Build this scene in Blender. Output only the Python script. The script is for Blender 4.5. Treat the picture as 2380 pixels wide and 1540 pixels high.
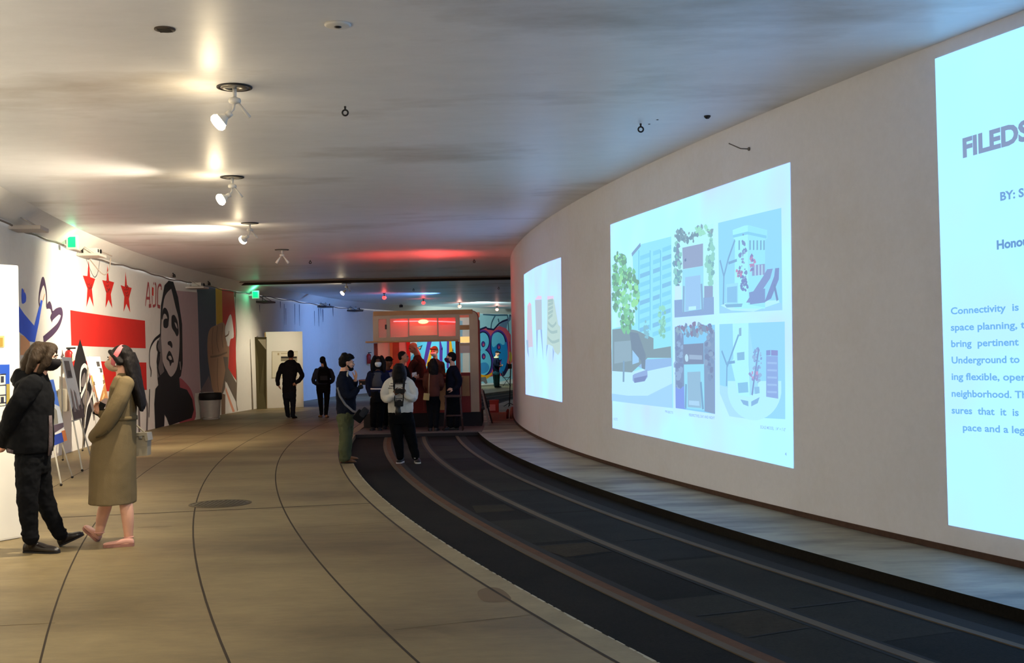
import bpy, bmesh, math, random
from mathutils import Vector, Matrix, noise
from mathutils.geometry import tessellate_polygon
import numpy as np

for _o in list(bpy.data.objects):
    bpy.data.objects.remove(_o)
SC = bpy.context.scene
COL = SC.collection
random.seed(7)
PI = math.pi

# ------------------------------------------------------------------ camera
FPX, PITCH, ROLL, EYE = 2650.0, 0.0191, -0.0217, 1.65
cam_d = bpy.data.cameras.new('camera')
cam = bpy.data.objects.new('camera', cam_d)
COL.objects.link(cam)
cam_d.sensor_fit = 'HORIZONTAL'
cam_d.sensor_width = 36.0
cam_d.lens = FPX / 2380.0 * 36.0
cam_d.clip_start, cam_d.clip_end = 0.05, 400
_c, _s, _cp, _sp = math.cos(ROLL), math.sin(ROLL), math.cos(PITCH), math.sin(PITCH)
_right = Vector((_c, -_s * _sp, _s * _cp))
_up = Vector((-_s, -_c * _sp, _c * _cp))
_back = Vector((0, -_cp, -_sp))
_m = Matrix((_right, _up, _back)).transposed().to_4x4()
_m.translation = (0, 0, EYE)
cam.matrix_world = _m
SC.camera = cam

# ------------------------------------------------------------------ world + exposure
SC.view_settings.view_transform = 'Standard'
SC.view_settings.look = 'None'
SC.view_settings.exposure = 0.15
SC.view_settings.gamma = 1.0
SC.view_settings.use_curve_mapping = False
W = bpy.data.worlds.new('world')
SC.world = W
W.use_nodes = True
W.node_tree.nodes['Background'].inputs[0].default_value = (0.88, 0.92, 1.0, 1)
W.node_tree.nodes['Background'].inputs[1].default_value = 1.5

CX, CY = 63.2, 29.7           # the tunnel turns about this centre
H = 4.05                      # ceiling height
RW, RK, RC = 63.21, 64.2, 66.79   # inner wall, inner kerb, platform edge
TZ = -0.08                    # track bed level


def on(r, deg, z=0.0):
    a = math.radians(deg)
    return Vector((CX + r * math.cos(a), CY + r * math.sin(a), z))


def lamp(kind, name, loc, energy, color, aim=None, size=0.05, spot=60, blend=0.5):
    d = bpy.data.lights.new(name, kind)
    d.energy = energy
    d.color = color
    o = bpy.data.objects.new(name, d)
    COL.objects.link(o)
    o.location = loc
    if kind == 'SPOT':
        d.spot_size = math.radians(spot)
        d.spot_blend = blend
        d.shadow_soft_size = size
    elif kind == 'POINT':
        d.shadow_soft_size = size
    elif kind == 'AREA':
        d.size = size
    if aim is not None:
        o.rotation_euler = (Vector(aim) - Vector(loc)).to_track_quat('-Z', 'Y').to_euler()
    return o


WARM = (1.0, 0.87, 0.66)
# gallery lamps in the ceiling row (their fittings are built further down);
# the row goes on behind the camera
LAMPS = [(-2.40, 10.01), (-3.64, 14.97), (-4.59, 20.10), (-5.05, 25.18), (-5.37, 37.17)]
LAMP_AIM = [(-5.2, 9.6, 1.5), (-7.6, 13.0, 1.2), (-8.8, 23.2, 1.5), (-8.8, 29.0, 2.0), (-8.0, 36.7, 1.3)]
LAMP_W = [900, 1150, 1450, 0, 420]
LAMP_CONE = [110, 120, 125, 0, 84]


def lamp_mouth(x, y, aim):
    d = (Vector(aim) - Vector((x, y, H - 0.30))).normalized()
    return Vector((x - 0.05, y - 0.03, H - 0.25)) + d * 0.165, d


for (x, y), a, w, cn in zip(LAMPS, LAMP_AIM, LAMP_W, LAMP_CONE):
    if w == 0:
        continue
    p, d = lamp_mouth(x, y, a)
    lamp('SPOT', 'gallery_light', p, w, WARM, a, 0.05, cn, 0.9)
    lamp('POINT', 'gallery_spill', p + d * 0.02, 15 if cn > 90 else 4, (1.0, 0.80, 0.50), None, 0.06)
lamp('SPOT', 'gallery_light', (-0.9, 5.2, 3.7), 520, WARM, (-6.5, 7.5, 0.6), 0.06, 120, 0.9)
lamp('SPOT', 'gallery_light', (0.8, 0.6, 3.7), 260, WARM, (-3.0, 3.5, 0.0), 0.06, 130, 0.9)
# red bar lamps and the cool wash on the far wall
lamp('SPOT', 'bar_red_uplight', (-1.75, 26.9, 2.35), 230, (1.0, 0.06, 0.05), (-2.1, 27.2, 4.0), 0.10, 104, 1.0)
lamp('POINT', 'bar_red_light', (-1.95, 26.6, 2.30), 22, (1.0, 0.06, 0.05), None, 0.06)
lamp('POINT', 'bar_warm_light', (-1.15, 26.9, 1.85), 5, (1.0, 0.82, 0.68), None, 0.06)
lamp('SPOT', 'far_wall_wash', (-2.5, 44.0, 3.75), 850, (0.16, 0.38, 1.0), (-7.6, 46.0, 1.6), 0.08, 125, 0.9)
lamp('SPOT', 'far_mural_wash', (-1.5, 52.0, 3.7), 1500, (0.72, 1.0, 1.0), (-0.8, 63.0, 1.6), 0.08, 110, 0.9)

# ------------------------------------------------------------------ photo-to-place helpers
def ray(u, v):
    x, y = u - 1190.0, 770.0 - v
    x, y = _c * x - _s * y, _s * x + _c * y
    return Vector((x, FPX * _cp - y * _sp, FPX * _sp + y * _cp))


def G(u, v, z=0.0):
    d = ray(u, v)
    return Vector((0, 0, EYE)) + d * ((z - EYE) / d.z)


def D(u, v, Y):
    d = ray(u, v)
    return Vector((0, 0, EYE)) + d * (Y / d.y)


def lin(c):
    c = c / 255.0
    return c / 12.92 if c <= 0.04045 else ((c + 0.055) / 1.055) ** 2.4


def S(r, g, b):
    return (lin(r), lin(g), lin(b), 1.0)


def interp(x, tab):
    for (x0, y0), (x1, y1) in zip(tab, tab[1:]):
        if x0 >= x >= x1 or x0 <= x <= x1:
            return y0 + (y1 - y0) * (x - x0) / (x1 - x0)
    return tab[0][1] if abs(x - tab[0][0]) < abs(x - tab[-1][0]) else tab[-1][1]


RL_TAB = [(226, 72.0), (190, 71.9), (178, 72.05), (174, 72.15), (170, 72.4), (165, 73.1), (160, 73.0),
          (152.8, 71.3), (145, 70.4), (128, 70.0)]


def RL(deg):
    return interp(deg, RL_TAB)


def hit_left(u, v, off=0.0):
    """where the sight line of a photo point meets the outer wall"""
    d = ray(u, v)
    o = Vector((0, 0, EYE))
    t0 = None
    for i in range(4000):
        t = (3 + i * 0.02) / d.y * 1.0
        p = o + d * t
        r = math.hypot(p.x - CX, p.y - CY)
        a = math.degrees(math.atan2(p.y - CY, p.x - CX)) % 360
        if r > RL(a) - off:
            break
    lo, hi = t - 0.02 / d.y, t
    for _ in range(30):
        m = (lo + hi) / 2
        p = o + d * m
        r = math.hypot(p.x - CX, p.y - CY)
        a = math.degrees(math.atan2(p.y - CY, p.x - CX)) % 360
        if r > RL(a) - off:
            hi = m
        else:
            lo = m
    return a, p.z


def hit_right(u, v, R=RW):
    d = ray(u, v)
    a = d.x * d.x + d.y * d.y
    b = 2 * (d.x * -CX + d.y * -CY)
    c = CX * CX + CY * CY - R * R
    q = max(b * b - 4 * a * c, 0)
    t = (-b - math.sqrt(q)) / (2 * a)
    p = Vector((0, 0, EYE)) + d * t
    return math.degrees(math.atan2(p.y - CY, p.x - CX)) % 360, p.z


# ------------------------------------------------------------------ materials
MATS = {}


def mat(name, col, rough=0.7, metal=0.0, spec=0.4, emit=None, es=1.0, var=0.0, scale=8.0, bump=0.0, bscale=60.0,
        alpha=1.0, trans=0.0, stretch=None):
    if name in MATS:
        return MATS[name]
    m = bpy.data.materials.new(name)
    m.use_nodes = True
    nt = m.node_tree
    b = nt.nodes['Principled BSDF']
    b.inputs['Roughness'].default_value = rough
    b.inputs['Metallic'].default_value = metal
    b.inputs['Specular IOR Level'].default_value = spec
    b.inputs['Base Color'].default_value = col
    b.inputs['Alpha'].default_value = alpha
    b.inputs['Transmission Weight'].default_value = trans
    if emit:
        b.inputs['Emission Color'].default_value = emit
        b.inputs['Emission Strength'].default_value = es
    if var or bump:
        tc = nt.nodes.new('ShaderNodeTexCoord')
        src = tc.outputs['Object']
        if stretch:
            mp = nt.nodes.new('ShaderNodeMapping')
            mp.inputs['Scale'].default_value = stretch
            nt.links.new(src, mp.inputs[0])
            src = mp.outputs[0]
        if var:
            n = nt.nodes.new('ShaderNodeTexNoise')
            n.inputs['Scale'].default_value = scale
            n.inputs['Detail'].default_value = 6
            nt.links.new(src, n.inputs['Vector'])
            mx = nt.nodes.new('ShaderNodeMix')
            mx.data_type = 'RGBA'
            k = [max(0, c * (1 - var)) for c in col[:3]] + [1]
            j = [min(1, c * (1 + var)) for c in col[:3]] + [1]
            mx.inputs[6].default_value = k
            mx.inputs[7].default_value = j
            nt.links.new(n.outputs['Fac'], mx.inputs[0])
            nt.links.new(mx.outputs[2], b.inputs['Base Color'])
        if bump:
            n2 = nt.nodes.new('ShaderNodeTexNoise')
            n2.inputs['Scale'].default_value = bscale
            n2.inputs['Detail'].default_value = 4
            nt.links.new(src, n2.inputs['Vector'])
            bp = nt.nodes.new('ShaderNodeBump')
            bp.inputs['Strength'].default_value = bump
            bp.inputs['Distance'].default_value = 0.01
            nt.links.new(n2.outputs['Fac'], bp.inputs['Height'])
            nt.links.new(bp.outputs[0], b.inputs['Normal'])
    MATS[name] = m
    return m


def stained(name, base, dark, rough, spec, sc1, sc2, thr=(0.5, 0.75), amt=0.6, fine=0.12, stretch=(1, 1, 1), bump=0.15,
            bscale=30, cloud=None):
    """concrete: base colour with worn darker stains and a fine grain"""
    m = bpy.data.materials.new(name)
    m.use_nodes = True
    nt = m.node_tree
    L = nt.links.new
    b = nt.nodes['Principled BSDF']
    b.inputs['Roughness'].default_value = rough
    b.inputs['Specular IOR Level'].default_value = spec
    tc = nt.nodes.new('ShaderNodeTexCoord')
    mp = nt.nodes.new('ShaderNodeMapping')
    mp.inputs['Scale'].default_value = stretch
    L(tc.outputs['Object'], mp.inputs[0])

    def nz(scale, detail=8, rgh=0.6):
        n = nt.nodes.new('ShaderNodeTexNoise')
        n.inputs['Scale'].default_value = scale
        n.inputs['Detail'].default_value = detail
        n.inputs['Roughness'].default_value = rgh
        L(mp.outputs[0], n.inputs['Vector'])
        return n
    n1 = nz(sc1)
    rp = nt.nodes.new('ShaderNodeMapRange')
    rp.inputs[1].default_value, rp.inputs[2].default_value = thr
    rp.inputs[4].default_value = amt
    L(n1.outputs['Fac'], rp.inputs[0])
    mx = nt.nodes.new('ShaderNodeMix')
    mx.data_type = 'RGBA'
    mx.inputs[6].default_value = base
    mx.inputs[7].default_value = dark
    L(rp.outputs[0], mx.inputs[0])
    n2 = nz(sc2, 10, 0.7)
    r2 = nt.nodes.new('ShaderNodeMapRange')
    r2.inputs[1].default_value, r2.inputs[2].default_value = 0.25, 0.75
    r2.inputs[3].default_value, r2.inputs[4].default_value = 1 - fine, 1 + fine
    L(n2.outputs['Fac'], r2.inputs[0])
    mu = nt.nodes.new('ShaderNodeMix')
    mu.data_type = 'RGBA'
    mu.blend_type = 'MULTIPLY'
    mu.inputs[0].default_value = 1.0
    L(mx.outputs[2], mu.inputs[6])
    L(r2.outputs[0], mu.inputs[7])
    L(mu.outputs[2], b.inputs['Base Color'])
    n3 = nz(bscale, 5)
    bp = nt.nodes.new('ShaderNodeBump')
    bp.inputs['Strength'].default_value = bump
    bp.inputs['Distance'].default_value = 0.01
    L(n3.outputs['Fac'], bp.inputs['Height'])
    L(bp.outputs[0], b.inputs['Normal'])
    MATS[name] = m
    return m


# ------------------------------------------------------------------ objects
def tag(o, label=None, cat=None, group=None, kind=None):
    if label: o['label'] = label
    if cat: o['category'] = cat
    if group: o['group'] = group
    if kind: o['kind'] = kind
    return o


def empty(name, loc, label=None, cat=None, group=None, rz=0.0):
    o = bpy.data.objects.new(name, None)
    COL.objects.link(o)
    o.empty_display_size = 0.2
    o.location = loc
    o.rotation_euler = (0, 0, rz)
    return tag(o, label, cat, group)


def link(name, me, parent=None):
    o = bpy.data.objects.new(name, me)
    COL.objects.link(o)
    if parent is not None:
        o.parent = parent
        if parent.type == 'EMPTY':      # mesh parts are already built in world space
            o.matrix_parent_inverse = Matrix.LocRotScale(parent.location, parent.rotation_euler, None).inverted()
    return o


class MB:
    """collects faces, each with a material slot; built into ONE object in world space"""

    def __init__(self):
        self.v, self.f, self.mi, self.sm = [], [], [], []

    def add(self, vs, fs, mi=0, smooth=False):
        k = len(self.v)
        self.v += [tuple(p) for p in vs]
        self.f += [[i + k for i in f] for f in fs]
        self.mi += [mi] * len(fs)
        self.sm += [smooth] * len(fs)
        return self

    def quad(self, a, b, c, d, mi=0):
        return self.add([a, b, c, d], [[0, 1, 2, 3]], mi)

    def box(self, c, s, mi=0, rz=0.0, M=None, bev=0.0):
        hx, hy, hz = s[0] / 2, s[1] / 2, s[2] / 2
        c = Vector(c)
        R = M if M is not None else Matrix.Rotation(rz, 3, 'Z')
        if bev <= 0:
            P = [R @ Vector((x * hx, y * hy, z * hz)) + c for x in (-1, 1) for y in (-1, 1) for z in (-1, 1)]
            return self.add(P, [[0, 1, 3, 2], [4, 6, 7, 5], [0, 4, 5, 1], [2, 3, 7, 6], [0, 2, 6, 4], [1, 5, 7, 3]], mi)
        bm = bmesh.new()
        bmesh.ops.create_cube(bm, size=1.0)
        for q in bm.verts:
            q.co = Vector((q.co.x * s[0], q.co.y * s[1], q.co.z * s[2]))
        bmesh.ops.bevel(bm, geom=list(bm.edges), offset=bev, segments=2, affect='EDGES', profile=0.7)
        bm.verts.index_update()
        self.add([R @ q.co + c for q in bm.verts], [[q.index for q in f.verts] for f in bm.faces], mi)
        bm.free()
        return self

    def hull(self, ring0, ring1, mi=0, caps=True):
        n = len(ring0)
        fs = [[i, (i + 1) % n, n + (i + 1) % n, n + i] for i in range(n)]
        if caps:
            fs += [list(range(n))[::-1], list(range(n, 2 * n))]
        return self.add(list(ring0) + list(ring1), fs, mi)

    def tube(self, pts, rad, seg=10, mi=0, round_caps=False, smooth=True):
        pts = [Vector(p) for p in pts]
        if not isinstance(rad, (list, tuple)):
            rad = [rad] * len(pts)
        rings = []
        n = len(pts)
        ref = None
        for i in range(n):
            if i == 0: t = pts[1] - pts[0]
            elif i == n - 1: t = pts[-1] - pts[-2]
            else: t = (pts[i + 1] - pts[i]).normalized() + (pts[i] - pts[i - 1]).normalized()
            t = t.normalized() if t.length > 1e-9 else Vector((0, 0, 1))
            if ref is None:
                ref = Vector((0, 0, 1)) if abs(t.z) < 0.9 else Vector((1, 0, 0))
            a = (ref - t * ref.dot(t))
            if a.length < 1e-6:
                a = t.orthogonal()
            a.normalize()
            ref = a
            b = t.cross(a)
            rings.append((pts[i], a, b, rad[i], t))
        out = []
        if round_caps:
            p, a, b, r, t = rings[0]
            for ph in (80, 55, 28):
                q = math.radians(ph)
                out.append((p - t * r * math.sin(q), a, b, r * math.cos(q)))
        out += [(p, a, b, r) for p, a, b, r, t in rings]
        if round_caps:
            p, a, b, r, t = rings[-1]
            for ph in (28, 55, 80):
                q = math.radians(ph)
                out.append((p + t * r * math.sin(q), a, b, r * math.cos(q)))
        vs = []
        for p, a, b, r in out:
            for k in range(seg):
                w = 2 * PI * k / seg
                vs.append(p + a * (r * math.cos(w)) + b * (r * math.sin(w)))
        fs = []
        for i in range(len(out) - 1):
            for k in range(seg):
                k2 = (k + 1) % seg
                fs.append([i * seg + k, i * seg + k2, (i + 1) * seg + k2, (i + 1) * seg + k])
        fs.append(list(range(seg))[::-1])
        fs.append([(len(out) - 1) * seg + k for k in range(seg)])
        return self.add(vs, fs, mi, smooth)

    def loft(self, rings, seg=20, mi=0, caps=True, power=1.0, smooth=True):
        """rings: (centre, half-axis vector, half-axis vector)"""
        vs = []
        for c, a, b in rings:
            c, a, b = Vector(c), Vector(a), Vector(b)
            for k in range(seg):
                w = 2 * PI * k / seg
                cw, sw = math.cos(w), math.sin(w)
                cw = math.copysign(abs(cw) ** power, cw)
                sw = math.copysign(abs(sw) ** power, sw)
                vs.append(c + a * cw + b * sw)
        fs = []
        for i in range(len(rings) - 1):
            for k in range(seg):
                k2 = (k + 1) % seg
                fs.append([i * seg + k, i * seg + k2, (i + 1) * seg + k2, (i + 1) * seg + k])
        if caps:
            fs.append(list(range(seg))[::-1])
            fs.append([(len(rings) - 1) * seg + k for k in range(seg)])
        return self.add(vs, fs, mi, smooth)

    def ell(self, c, r, M=None, mi=0, nu=16, nv=10):
        c = Vector(c)
        M = M or Matrix.Identity(3)
        rings = []
        for i in range(1, nv):
            q = -PI / 2 + PI * i / nv
            rings.append((c + M @ Vector((0, 0, r[2] * math.sin(q))), M @ Vector((r[0] * math.cos(q), 0, 0)),
                          M @ Vector((0, r[1] * math.cos(q), 0))))
        k0 = len(self.v)
        self.loft(rings, nu, mi, caps=False)
        self.v += [tuple(c - M @ Vector((0, 0, r[2]))), tuple(c + M @ Vector((0, 0, r[2])))]
        b, t = len(self.v) - 2, len(self.v) - 1
        last = k0 + (nv - 2) * nu
        for k in range(nu):
            self.f.append([b, k0 + (k + 1) % nu, k0 + k]); self.mi.append(mi); self.sm.append(True)
            self.f.append([t, last + k, last + (k + 1) % nu]); self.mi.append(mi); self.sm.append(True)
        return self

    def lathe(self, c, prof, seg=24, mi=0, M=None, smooth=True):
        M = M or Matrix.Identity(3)
        return self.loft([(Vector(c) + M @ Vector((0, 0, z)), M @ Vector((r, 0, 0)), M @ Vector((0, r, 0)))
                          for r, z in prof], seg, mi, True, 1.0, smooth)

    def torus(self, c, R, r, M=None, mi=0, n=20, m=8):
        M = M or Matrix.Identity(3)
        c = Vector(c)
        vs = []
        for i in range(n):
            a = 2 * PI * i / n
            for j in range(m):
                w = 2 * PI * j / m
                q = R + r * math.cos(w)
                vs.append(c + M @ Vector((q * math.cos(a), q * math.sin(a), r * math.sin(w))))
        fs = [[i * m + j, ((i + 1) % n) * m + j, ((i + 1) % n) * m + (j + 1) % m, i * m + (j + 1) % m]
              for i in range(n) for j in range(m)]
        return self.add(vs, fs, mi, True)

    def mesh(self, name, mats):
        me = bpy.data.meshes.new(name)
        me.from_pydata(self.v, [], self.f)
        if not isinstance(mats, (list, tuple)):
            mats = [mats]
        for m in mats:
            me.materials.append(m)
        me.polygons.foreach_set('material_index', self.mi)
        me.polygons.foreach_set('use_smooth', self.sm)
        me.update()
        return me

    def build(self, name, mats, parent=None, fixn=True):
        me = self.mesh(name, mats)
        if fixn:
            bm = bmesh.new()
            bm.from_mesh(me)
            bmesh.ops.recalc_face_normals(bm, faces=bm.faces)
            bm.to_mesh(me)
            bm.free()
        return link(name, me, parent)

    def organic(self, name, m, parent=None, vox=0.01, smooth=4, amp=0.0, nscale=6.0, seed=0.0):
        """union of the collected closed shells as one continuous skin"""
        me = bpy.data.meshes.new('tmp')
        me.from_pydata(self.v, [], self.f)
        bm = bmesh.new(); bm.from_mesh(me)
        bmesh.ops.recalc_face_normals(bm, faces=bm.faces)
        bm.to_mesh(me); bm.free()
        o = bpy.data.objects.new('tmp', me)
        COL.objects.link(o)
        md = o.modifiers.new('r', 'REMESH')
        md.mode = 'VOXEL'
        md.voxel_size = vox
        md.use_smooth_shade = True
        if smooth:
            sm = o.modifiers.new('s', 'SMOOTH')
            sm.iterations = smooth
            sm.factor = 0.5
        tx = None
        if amp:
            tx = bpy.data.textures.new('folds', 'CLOUDS')
            tx.noise_scale = 1.0 / nscale
            tx.noise_depth = 2
            dm = o.modifiers.new('d', 'DISPLACE')
            dm.texture = tx
            dm.texture_coords = 'GLOBAL'
            dm.mid_level = 0.5
            dm.strength = amp * 3.0
        dg = bpy.context.evaluated_depsgraph_get()
        me2 = bpy.data.meshes.new_from_object(o.evaluated_get(dg))
        bpy.data.objects.remove(o)
        bpy.data.meshes.remove(me)
        if tx:
            bpy.data.textures.remove(tx)
        me2.name = name
        me2.materials.clear()
        me2.materials.append(m)
        me2.polygons.foreach_set('use_smooth', [True] * len(me2.polygons))
        return link(name, me2, parent)


# flat drawings laid on a surface -----------------------------------------------------------
def cut_poly(pts, step=0.25, cuts='x'):
    """triangulate a 2-D outline and cut it at regular steps so it can follow a curved wall"""
    bm = bmesh.new()
    vs = [bm.verts.new((p[0], p[1], 0)) for p in pts]
    try:
        f = bm.faces.new(vs)
    except ValueError:
        return [], []
    bmesh.ops.triangulate(bm, faces=[f], quad_method='BEAUTY', ngon_method='EAR_CLIP')
    x0 = min(p[0] for p in pts); x1 = max(p[0] for p in pts)
    k = math.floor(x0 / step) + 1
    while k * step < x1:
        bmesh.ops.bisect_plane(bm, geom=list(bm.verts) + list(bm.edges) + list(bm.faces), plane_co=(k * step, 0, 0),
                               plane_no=(1, 0, 0), dist=1e-6)
        k += 1
    bm.verts.index_update()
    V = [(q.co.x, q.co.y) for q in bm.verts]
    F = [[q.index for q in f.verts] for f in bm.faces]
    bm.free()
    return V, F


def stroke2d(pts, w):
    """outline of a painted line; w a width or list of widths"""
    n = len(pts)
    if not isinstance(w, (list, tuple)):
        w = [w] * n
    Lf, Rt = [], []
    for i in range(n):
        a = pts[max(i - 1, 0)]; b = pts[min(i + 1, n - 1)]
        dx, dy = b[0] - a[0], b[1] - a[1]
        l = math.hypot(dx, dy) or 1
        nx, ny = -dy / l * w[i] / 2, dx / l * w[i] / 2
        Lf.append((pts[i][0] + nx, pts[i][1] + ny)); Rt.append((pts[i][0] - nx, pts[i][1] - ny))
    return Lf, Rt


def smooth_pts(pts, k=6, closed=False):
    out = []
    n = len(pts)
    rng = range(n) if closed else range(n - 1)
    for i in rng:
        if closed:
            p0, p1, p2, p3 = pts[i - 1], pts[i], pts[(i + 1) % n], pts[(i + 2) % n]
        else:
            p0, p1, p2, p3 = pts[max(i - 1, 0)], pts[i], pts[i + 1], pts[min(i + 2, n - 1)]
        for j in range(k):
            t = j / k
            out.append(tuple(0.5 * ((2 * p1[d]) + (-p0[d] + p2[d]) * t + (2 * p0[d] - 5 * p1[d] + 4 * p2[d] - p3[d]) * t * t +
                                    (-p0[d] + 3 * p1[d] - 3 * p2[d] + p3[d]) * t ** 3) for d in range(len(p1))))
    if not closed:
        out.append(tuple(pts[-1]))
    return out


class Paint:
    """paint on a wall: outlines traced on the photo, laid on the wall itself"""

    def __init__(self, hit, place, scale):
        self.hit, self.place, self.scale = hit, place, scale     # place(s, z, off)
        self.mb = MB(); self.mats = []; self.n = 0

    def _mi(self, m):
        if m not in self.mats:
            self.mats.append(m)
        return self.mats.index(m)

    def to2(self, pts):
        out = []
        for u, v in pts:
            a, z = self.hit(u, v)
            out.append((a * self.scale, z))
        return out

    def raw(self, pts2, m, off=None):
        self.n += 1
        off = 0.003 + 0.0003 * self.n if off is None else off
        V, F = cut_poly(pts2, 0.3)
        self.mb.add([self.place(s / self.scale, z, off) for s, z in V], F, self._mi(m))

    def poly(self, pts, m, sm=0):
        p = self.to2(pts)
        if sm:
            p = smooth_pts(p, sm, True)
        self.raw(p, m)

    def line(self, pts, w, m, sm=5, closed=False):
        p = self.to2(pts)
        if sm:
            if isinstance(w, (list, tuple)):
                q = smooth_pts([(a[0], a[1], b) for a, b in zip(p, w)], sm, closed)
                p = [a[:2] for a in q]; w = [a[2] for a in q]
            else:
                p = smooth_pts(p, sm, closed)
        if closed:
            p = p + [p[0]]
            if isinstance(w, (list, tuple)): w = list(w) + [w[0]]
        Lf, Rt = stroke2d(p, w)
        self.n += 1
        off = 0.003 + 0.0003 * self.n
        n = len(p)
        V = [self.place(s / self.scale, z, off) for s, z in Lf + Rt]
        self.mb.add(V, [[i, i + 1, n + i + 1, n + i] for i in range(n - 1)], self._mi(m))

    def build(self, name, parent=None):
        return self.mb.build(name, self.mats, parent, fixn=False)


def text_mesh(s, bold=0.0, res=3):
    """letters as flat triangles: verts 2-D (baseline at y=0, capitals about 0.7 high)"""
    cu = bpy.data.curves.new('t', 'FONT')
    cu.body = s
    cu.size = 1.0
    cu.resolution_u = res
    cu.offset = bold
    cu.fill_mode = 'FRONT'
    o = bpy.data.objects.new('t', cu)
    COL.objects.link(o)
    dg = bpy.context.evaluated_depsgraph_get()
    me = bpy.data.meshes.new_from_object(o.evaluated_get(dg))
    V = [(q.co.x, q.co.y) for q in me.vertices]
    F = [list(p.vertices) for p in me.polygons]
    bpy.data.objects.remove(o)
    bpy.data.curves.remove(cu)
    bpy.data.meshes.remove(me)
    return V, F

# ------------------------------------------------------------------ the tunnel
M_floor = stained('platform_concrete', S(132, 116, 82), S(90, 75, 50), 0.55, 0.35, 0.45, 7.0, (0.40, 0.66), 0.8, 0.2,
                  (0.6, 1.5, 1), 0.12, 25)
M_lip = stained('platform_lip_concrete', S(148, 134, 102), S(112, 100, 74), 0.6, 0.3, 0.9, 9.0, (0.45, 0.7), 0.7, 0.16)
M_joint = mat('floor_joint', S(50, 39, 25), 0.9)
M_faint = mat('floor_joint_faint', S(104, 90, 66), 0.9)
M_track = stained('track_asphalt', S(33, 31, 27), S(17, 16, 14), 0.9, 0.1, 0.7, 40.0, (0.4, 0.7), 0.7, 0.35, (1, 1, 1), 0.3, 90)
M_slab = stained('track_slab', S(56, 49, 37), S(40, 35, 28), 0.9, 0.1, 1.2, 30.0, (0.4, 0.7), 0.7, 0.3, (1, 1, 1), 0.3, 90)
M_tr2 = stained('track_infill', S(46, 44, 38), S(28, 27, 24), 0.9, 0.1, 1.0, 40.0, (0.4, 0.7), 0.7, 0.3, (1, 1, 1), 0.3, 90)
M_tr3 = stained('track_infill_worn', S(40, 41, 40), S(24, 24, 24), 0.9, 0.1, 1.4, 40.0, (0.4, 0.7), 0.7, 0.3, (1, 1, 1), 0.3, 90)
M_gap = mat('track_gap', S(16, 16, 16), 0.95)
M_rail = mat('rail_steel', S(86, 74, 58), 0.75, 0.0, 0.2, var=0.25, scale=3, bump=0.1)
M_rust = mat('rail_rust', S(84, 50, 18), 0.9, var=0.6, scale=6, bump=0.3, bscale=80)
M_walk = stained('walkway_concrete', S(150, 144, 124), S(78, 74, 62), 0.5, 0.4, 1.1, 9.0, (0.42, 0.60), 0.85, 0.16, (0.5, 1.6, 1),
                 0.15, 20)
M_wallR = stained('wall_paint_grey', S(226, 229, 240), S(214, 212, 214), 0.75, 0.25, 0.8, 14.0, (0.5, 0.8), 0.6, 0.035, (1, 1, 1),
                  0.08, 40)
M_wallL = stained('wall_paint_white', S(236, 232, 222), S(218, 210, 196), 0.7, 0.3, 0.7, 12.0, (0.5, 0.8), 0.5, 0.03, (1, 1, 1),
                  0.08, 40)
M_ceil = stained('ceiling_paint', S(234, 234, 236), S(164, 154, 140), 0.42, 0.5, 0.55, 4.0, (0.54, 0.74), 0.75, 0.05, (0.45, 1.0, 1),
                 0.16, 3.2)
M_base = mat('baseboard_rust', S(74, 54, 44), 0.9, var=0.4, scale=20)
T0, T1, NT = 216, 128, 176


def ths(a=T0, b=T1, n=NT):
    return [a + (b - a) * i / n for i in range(n + 1)]


def ring(mb, r0, r1, z0, z1=None, mi=0, a=T0, b=T1, n=NT):
    """strip between radius r0 and r1 (numbers or functions of the angle)"""
    z1 = z0 if z1 is None else z1
    T = ths(a, b, n)
    f0 = r0 if callable(r0) else (lambda d: r0)
    f1 = r1 if callable(r1) else (lambda d: r1)
    V = [on(f0(t), t, z0) for t in T] + [on(f1(t), t, z1) for t in T]
    mb.add(V, [[i, i + 1, n + 2 + i, n + 1 + i] for i in range(n)], mi)


# platform: slab, its long joints and its cross joints
fl = MB()
ring(fl, RC, lambda t: RL(t) + 0.25, 0.0)
ring(fl, RC, RC, 0.0, TZ - 0.02)
for r, w in ((66.985, 0.022), (67.95, 0.016), (68.895, 0.016), (69.87, 0.013), (70.85, 0.011)):
    ring(fl, r - w / 2, r + w / 2, 0.0012, None, 1)


def cross(mb, p, q, w, z, mi):
    a, b = G(*p, z), G(*q, z)
    d = (b - a).normalized()
    n = Vector((-d.y, d.x, 0)) * (w / 2)
    mb.quad(a - n, b - n, b + n, a + n, mi)


cross(fl, (130, 1202), (859, 1169), 0.034, 0.0014, 1)
for p, q in (((915, 1463), (1243, 1427)), ((0, 1453), (128, 1447)), ((785, 1240), (985, 1231)), ((315, 1148), (640, 1137)),
             ((330, 1166), (440, 1164)), ((652, 1118), (835, 1116)), ((660, 1180), (858, 1173)), ((320, 1225), (400, 1222)),
             ((690, 1226), (905, 1213))):
    cross(fl, p, q, 0.012, 0.001, 2)
ring(fl, RC + 0.001, 66.974, 0.0008, None, 3)
fl.add([G(u, v, 0.0009) for u, v in smooth_pts([(1110, 1374), (1138, 1364), (1168, 1370), (1187, 1394), (1126, 1397)], 4, True)], [list(range(20))], 4)
tag(fl.build('floor', [M_floor, M_joint, M_faint, M_lip, mat('floor_stain', S(112, 92, 66), .8)], fixn=False), kind='structure')

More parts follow.
